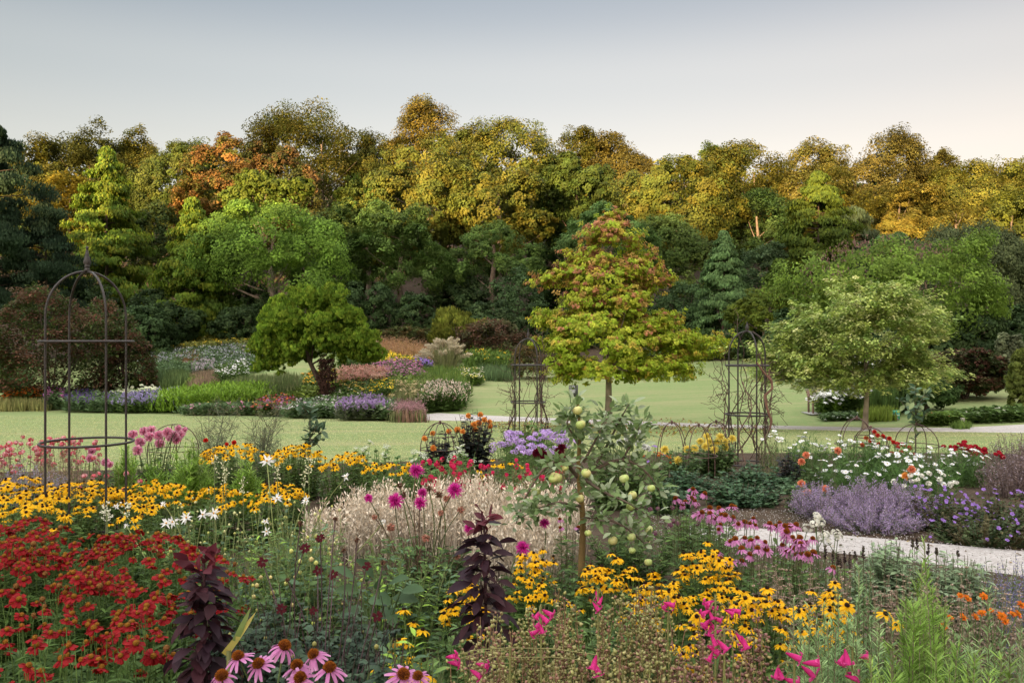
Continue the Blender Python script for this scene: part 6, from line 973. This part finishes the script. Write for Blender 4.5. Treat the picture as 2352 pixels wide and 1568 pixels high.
def litter():
    n = 5200; x = U(-6, 9, n); y = U(2, 13.5, n); m = len(x); p = np.stack([x, y, zg(x, y) + .058], 1); b = MB(); b.scatter(LEAF, p, rdir(m) * A([1, 1, .15]), A([0, 0, 1.]) + rdir(m) * .3, U(.015, .05, m), U(.008, .026, m), cr([(.16, .10, .05), (.22, .15, .07), (.10, .08, .04), (.12, .16, .06), (.3, .22, .1)], m)); o = b.build('leaf_litter', M_LEAF); o['kind'] = 'stuff'; o['label'] = 'fallen leaves and petals on the soil and the gravel path'; o['category'] = 'leaf litter'
    n = 9000; x = U(1.2, 6, n); y = U(4.2, 9.2, n); p = np.stack([x, y, zg(x, y) + .05], 1); b = MB(); b.scatter(OCT, p, rdir(n), rdir(n), U(.006, .016, n), U(.006, .014, n), cr([(.34, .30, .27), (.24, .2, .17), (.42, .39, .36)], n)); o = b.build('gravel', M_PATHS); o['kind'] = 'stuff'; o['label'] = 'loose stone chips along the gravel path and its soil edges'; o['category'] = 'gravel'
    m = 2600; a = U(0, 6.28, m); r = U(0, 1, m) ** .7 * 5; x = X(1400, 27) + r * np.cos(a); y = 27.5 + r * np.sin(a); b = MB(); b.scatter(LEAF, np.stack([x, y, zg(x, y) + .03], 1), rdir(m), A([0, 0, 1.]) + rdir(m) * .3, .07, .05, cr([(.3, .2, .05), (.25, .1, .05), (.3, .28, .06)], m)); o = b.build('leaf_litter', M_LEAF); o['kind'] = 'stuff'; o['label'] = 'fallen yellow and red leaves under the young autumn tree'; o['category'] = 'leaf litter'
litter()
# ---------------------------------------------------------------- ironwork, signs, bench, post
RUST = (.036, .028, .026)
def obelisk(label, px, d, ringw, ys, apex, finial, rot, base=None, rod=.0085):
    """ys: photo heights of the rings; four rods bend over into two crossing hoops under a cast finial"""
    g = A([X(px, d), d, float(zg(X(px, d), d))]) if base is None else A(base); R = ringw / 2 / F * d; root = thing('garden_obelisk', label, 'plant support', g)
    za, zf = zpy(apex, d), zpy(finial, d); zr = [zpy(y, d) for y in ys]; zs = max(zr); r = R * .93; arch = min(za - zs, r * 1.15); z0 = za - arch
    for k in range(4):
        a = rot + k * pi / 2; u = A([cos(a), sin(a), 0]); t = np.linspace(0, pi / 2, 12); pts = [A([g[0], g[1], g[2] - .12]) + u * r, A([g[0], g[1], (g[2] + z0) / 2]) + u * r]
        pts += [A([g[0], g[1], z0 + arch * sin(s)]) + u * r * cos(s) for s in t]
        b = MB(); b.tube(pts, rod, RUST, 8); b.build('rod', M_IRON, root)
    for z in zr:
        a = np.linspace(0, 2 * pi, 41); b = MB(); b.tube(np.stack([g[0] + R * np.cos(a), g[1] + R * np.sin(a), 0 * a + z], 1), rod * 1.05, RUST, 8); b.build('ring', M_IRON, root)
    h = zf - za; b = MB(); b.lathe([(r_ * (.72 if rod < .01 else 1.0), z_) for r_, z_ in [(0, 0), (.028, .002), (.030, .02), (.021, .03), (.021, .18 * h), (.027, .2 * h), (.027, .24 * h), (.02, .26 * h), (.034, .34 * h), (.036, .38 * h), (.024, .56 * h), (.012, .82 * h), (.009, .87 * h), (.015, .92 * h), (.011, .985 * h), (0, h)]], (g[0], g[1], za - .004), RUST, 14); b.build('finial', M_IRON, root)
    return g, R, za
obelisk('tall dark iron obelisk standing among the yellow daisies and red sneezeweed', 200, 6.2, 196, (782, 1013, 1240), 622, 562, radians(51))
g2, R2, za2 = obelisk('slim iron obelisk wound with dead stems beside the lilac phlox', 1213, 18.0, 78, (836, 921, 1004), 776, 752, radians(33), rod=.014)
g3, R3, za3 = obelisk('iron obelisk wound with bare brown vine beside the yellow dahlias', 1716, 14.1, 97, (837, 949, 1062), 759, 737, radians(12), rod=.013)
def vine(label, g, R, za, n, thick, top=.0):
    root = thing('climbing_vine', label, 'climber', g); b = MB(); tw = MB(); H = za - g[2]
    for k in range(n):
        a0 = U(0, 6.28); w = U(-.6, .6); t = np.linspace(0, U(.55, 1.0 + top), 22); a = a0 + w * t * 3 + .25 * np.sin(t * 14 + k); r = R * (1.0 + .18 * np.sin(t * 11 + k * 2)) * np.where(t > .78, np.sqrt(np.clip(1 - ((t - .78) / .32) ** 2, .02, 1)), 1)
        p = np.stack([g[0] + r * np.cos(a), g[1] + r * np.sin(a), g[2] + t * H], 1); b.tube(p, U(.35, 1) * thick * (1 - .6 * t), cr([(.11, .065, .05), (.08, .052, .04), (.16, .105, .08)], 1)[0], 5)
        for j in range(9):
            i = rng.integers(3, 21); q = p[i] + np.cumsum(np.concatenate([[np.zeros(3)], rng.normal(size=(5, 3)) * .05 + (p[i] - g) * A([.10, .10, 0]) + A([0, 0, U(-.06, .06)])]), 0); tw.tube(q, A([.006, .005, .0045, .004, .0035, .003]), (.10, .065, .05), 4)
    b.build('stem', M_BARK, root); tw.build('twig', M_BARK, root)
vine('dead brown climber twisted through the slim obelisk', g2, R2, za2, 13, .017, .08)
vine('bare woody vine twisted through the obelisk by the yellow dahlias', g3, R3, za3, 16, .017, .1)
def bough():
    b = MB(); root = thing('climbing_vine', 'thick curved reddish vine stem hanging outside the obelisk by the yellow dahlias', 'climber', g3)
    b.tube([PX(a, y, 13.7) for a, y in ((1738, 830), (1752, 850), (1772, 872), (1774, 890), (1757, 906), (1762, 935), (1772, 965), (1768, 985))], A([.012, .017, .021, .02, .024, .021, .022, .014]), (.17, .09, .065), 7); b.build('stem', M_BARK, root)
    t = MB(); t.tube([PX(a, y, 13.7) for a, y in ((1772, 872), (1766, 858), (1768, 845))], .012, (.2, .11, .08), 5); t.build('twig', M_BARK, root)
bough()
def hoopdome(label, px, d, w, top, base, arcs=2, rot=.4, ball=True, ring=True):
    R = w / 2 / F * d; x = X(px, d); zt, zb = zpy(top, d), zpy(base, d); gz = float(zg(x, d)); root = thing('hoop_support', label, 'plant support', (x, d, gz)); ro = .0048 * max(1, d / 9)
    for k in range(arcs):
        a = rot + k * pi / arcs; u = A([cos(a), sin(a), 0]); t = np.linspace(0, pi, 19); pts = [A([x, d, gz - .05]) + u * R] + [A([x, d, zb + (zt - zb) * sin(s)]) + u * R * cos(s) for s in t] + [A([x, d, gz - .05]) - u * R]
        b = MB(); b.tube(pts, ro, (.09, .05, .04), 6); b.build('hoop', M_IRON, root)
    if ring:
        for z in (zb, zb + (zt - zb) * .5) if arcs > 2 else (zb,):
            rr = R * (1 if z == zb else .87); a = np.linspace(0, 2 * pi, 33); b = MB(); b.tube(np.stack([x + rr * np.cos(a), d + rr * np.sin(a), 0 * a + z], 1), ro, (.09, .05, .04), 6); b.build('ring', M_IRON, root)
    if ball: b = MB(); b.blobs([(x, d, zt + ro * 2)], A([[ro * 3.4] * 3]), (.11, .06, .045)); b.lathe([(ro * 2, -ro * 4), (ro * 2.2, 0)], (x, d, zt), (.09, .05, .04), 8); b.build('ball', M_IRON, root)
hoopdome('rusty hoop frame round the low orange dahlia', 1011, 13.0, 92, 968, 1028, 3, .3)
hoopdome('tall rusty hoop frame at the near end of the yellow dahlias', 1543, 12.2, 84, 968, 1042, 2, .5)
hoopdome('rusty hoop frame with a ball top among the yellow dahlias', 1605, 11.6, 84, 974, 1044, 2, .8)
hoopdome('rusty hoop frame against the iron obelisk over yellow dahlias', 1645, 13.2, 90, 966, 1030, 2, .4)
hoopdome('wide rusty hoop frame over the red dahlias', 1968, 14.0, 96, 958, 1018, 2, .5)
hoopdome('low rusty hoop frame overlapping the wide one over the red dahlias', 2000, 13.2, 82, 980, 1022, 3, .2)
hoopdome('rusty hoop frame round the young apple sapling', 2105, 13.5, 100, 972, 1020, 2, .7)
hoopdome('rusty hoop frame behind the pink dahlias', 398, 10.8, 110, 972, 1030, 2, .5, False)
def signs():
    d = dfor(1317, 925); g = gp(1317, d); root = thing('information_sign', 'small dark grey sign with white lettering on the lawn by the autumn tree', 'sign', g); z1, z0 = zpy(882, d), zpy(909, d); w = 21 / F * d
    b = MB(); b.box((g[0], d, (z1 + z0) / 2), (w, .02, z1 - z0), (.075, .075, .085)); b.build('panel', M_PANEL, root)
    b = MB(); h = z1 - z0
    b.box((g[0] - w * .36, d - .012, z1 - h * .15), (w * .09, .006, h * .11), (.8, .8, .8)); b.build('emblem', M_PANEL, root)
    b = MB()
    for k, (cx, ww) in enumerate(((-.13, .09), (-.02, .09), (.08, .07))): b.box((g[0] + cx * w, d - .012, z1 - h * .155), (ww * w, .006, h * .09), (.8, .8, .8))
    for k, (a, ww) in enumerate(((.4, .5), (.47, .62), (.55, .5), (.62, .56), (.70, .4))): b.box((g[0] - w * .06 + (ww - .6) * w * .4, d - .012, z1 - h * a), (w * ww, .006, h * .035), (.7, .7, .72))
    b.build('lettering', M_PANEL, root)
    for s in (-1, 1): b = MB(); b.box((g[0] + s * w * .32, d + .02, (g[2] + z1 - .05) / 2), (.03, .02, z1 - .05 - g[2]), (.06, .06, .06)); b.build('post', M_PANEL, root)
    d = 29.2; g = gp(2058, d); root = thing('notice_board', 'bright green and blue notice on a wooden stake beside the path', 'sign', g); z1, z0 = zpy(940, d), zpy(962, d); w, h = 16.5 / F * d, zpy(940, d) - zpy(962, d)
    b = MB(); b.box((g[0], d, (z1 + z0) / 2), (w, .015, h), (.03, .42, .28)); b.build('panel', M_PANEL, root)
    b = MB(); f = d - .0095
    for x, z, ww, hh, c in ((0, .33, 1, .06, (.25, .6, .75)), (-.3, .30, .35, .07, (.05, .2, .5)), (0, .52, .94, .13, (.72, .8, .7)), (.0, .53, .4, .09, (.4, .62, .25)), (-.1, .78, .7, .15, (.08, .16, .25)), (.14, .66, .3, .04, (.55, .12, .3)), (.1, .93, .46, .07, (.6, .1, .3)), (-.28, .06, .4, .05, (.35, .75, .55)), (.22, .78, .12, .06, (.7, .8, .8))): b.box((g[0] + x * w, f - .001 * abs(x) * 7 - ww * .0006, z1 - z * h), (w * ww, .004, h * hh), c)
    a = np.linspace(0, 2 * pi, 17)[:-1]; b.add(np.concatenate([np.stack([g[0] + w * .3 + .2 * w * np.cos(a), 0 * a + f - .004, z1 - h * .14 + .13 * h * np.sin(a)], 1), [[g[0] + w * .3, f - .004, z1 - h * .14]]]), None, [(i, (i + 1) % 16, 16) for i in range(16)], (.5, .66, .22)); b.build('printed_picture', M_PANEL, root)
    b = MB(); b.box((g[0] + .01, d + .025, (g[2] + z1 - .1) / 2), (.035, .03, z1 - .1 - g[2]), (.3, .22, .15)); b.build('stake', M_WOOD, root)
    d = dfor(2211, 979); g = gp(2211, d); root = thing('marker_post', 'short pale wooden post at the edge of the wide path', 'post', g); b = MB(); H = zpy(959, d) - g[2]; b.box((g[0], d, g[2] + H / 2), (.085, .085, H), (.42, .38, .32)); b.build('shaft', M_WOOD, root)
    b = MB(); b.box((g[0], d, g[2] + H + .008), (.095, .095, .022), (.48, .44, .38)); b.build('cap', M_WOOD, root)
    drift('small grassy tuft at the foot of the pale wooden post', 2195, 2222, 968, 980, 986, G1, None, 70, kind='grass', name='grass_tuft', hh=.3)
signs()
def bench():
    d = dfor(1882, 948); g = gp(1882, d); s = 1.0; root = thing('slatted_bench', 'brown slatted curved back wooden bench on the lawn beside the white hydrangeas', 'bench', g)
    W_ = .62; c = (.26, .17, .13)
    def at(x, y, z): return A([g[0] + x, g[1] + y, g[2] + z])
    for sx in (-1, 1):
        for y in (-.22, .26):
            b = MB(); b.box(at(sx * W_ / 2, y, .22 if y < 0 else .42), (.06, .06, .46 if y < 0 else .86), c); b.build('leg', M_WOOD, root)
        b = MB(); b.box(at(sx * W_ / 2, .0, .62), (.06, .5, .035), c); b.box(at(sx * W_ / 2, -.22, .53), (.05, .05, .15), c); b.build('armrest', M_WOOD, root)
    b = MB(); [b.box(at(0, -.2 + k * .1, .43), (W_ + .02, .075, .03), (.36, .32, .30)) for k in range(5)]; b.build('seat', M_WOOD, root)
    b = MB()
    for k in range(6):
        a = np.linspace(-1, 1, 9); z = .52 + k * .085; w = W_ / 2 + .02 + k * .014; p = np.stack([g[0] + w * a, g[1] + .30 + .03 * k - .05 * a * a, g[2] + z + 0 * a], 1)
        for i in range(8): b.box((p[i] + p[i + 1]) / 2, (w / 4 + .012, .022, .07), (.42, .35, .31) if k > 3 else (.24, .12, .09), math.atan2(p[i + 1][1] - p[i][1], p[i + 1][0] - p[i][0]))
    b.build('backrest', M_WOOD, root)
    b = MB(); b.box(at(.05, 0, .012), (1.1, 1.0, .03), (.4, .38, .36)); o = b.build('paving_slab', M_WOOD); o['label'] = 'pale stone slab under the slatted bench'; o['category'] = 'slab'
bench()
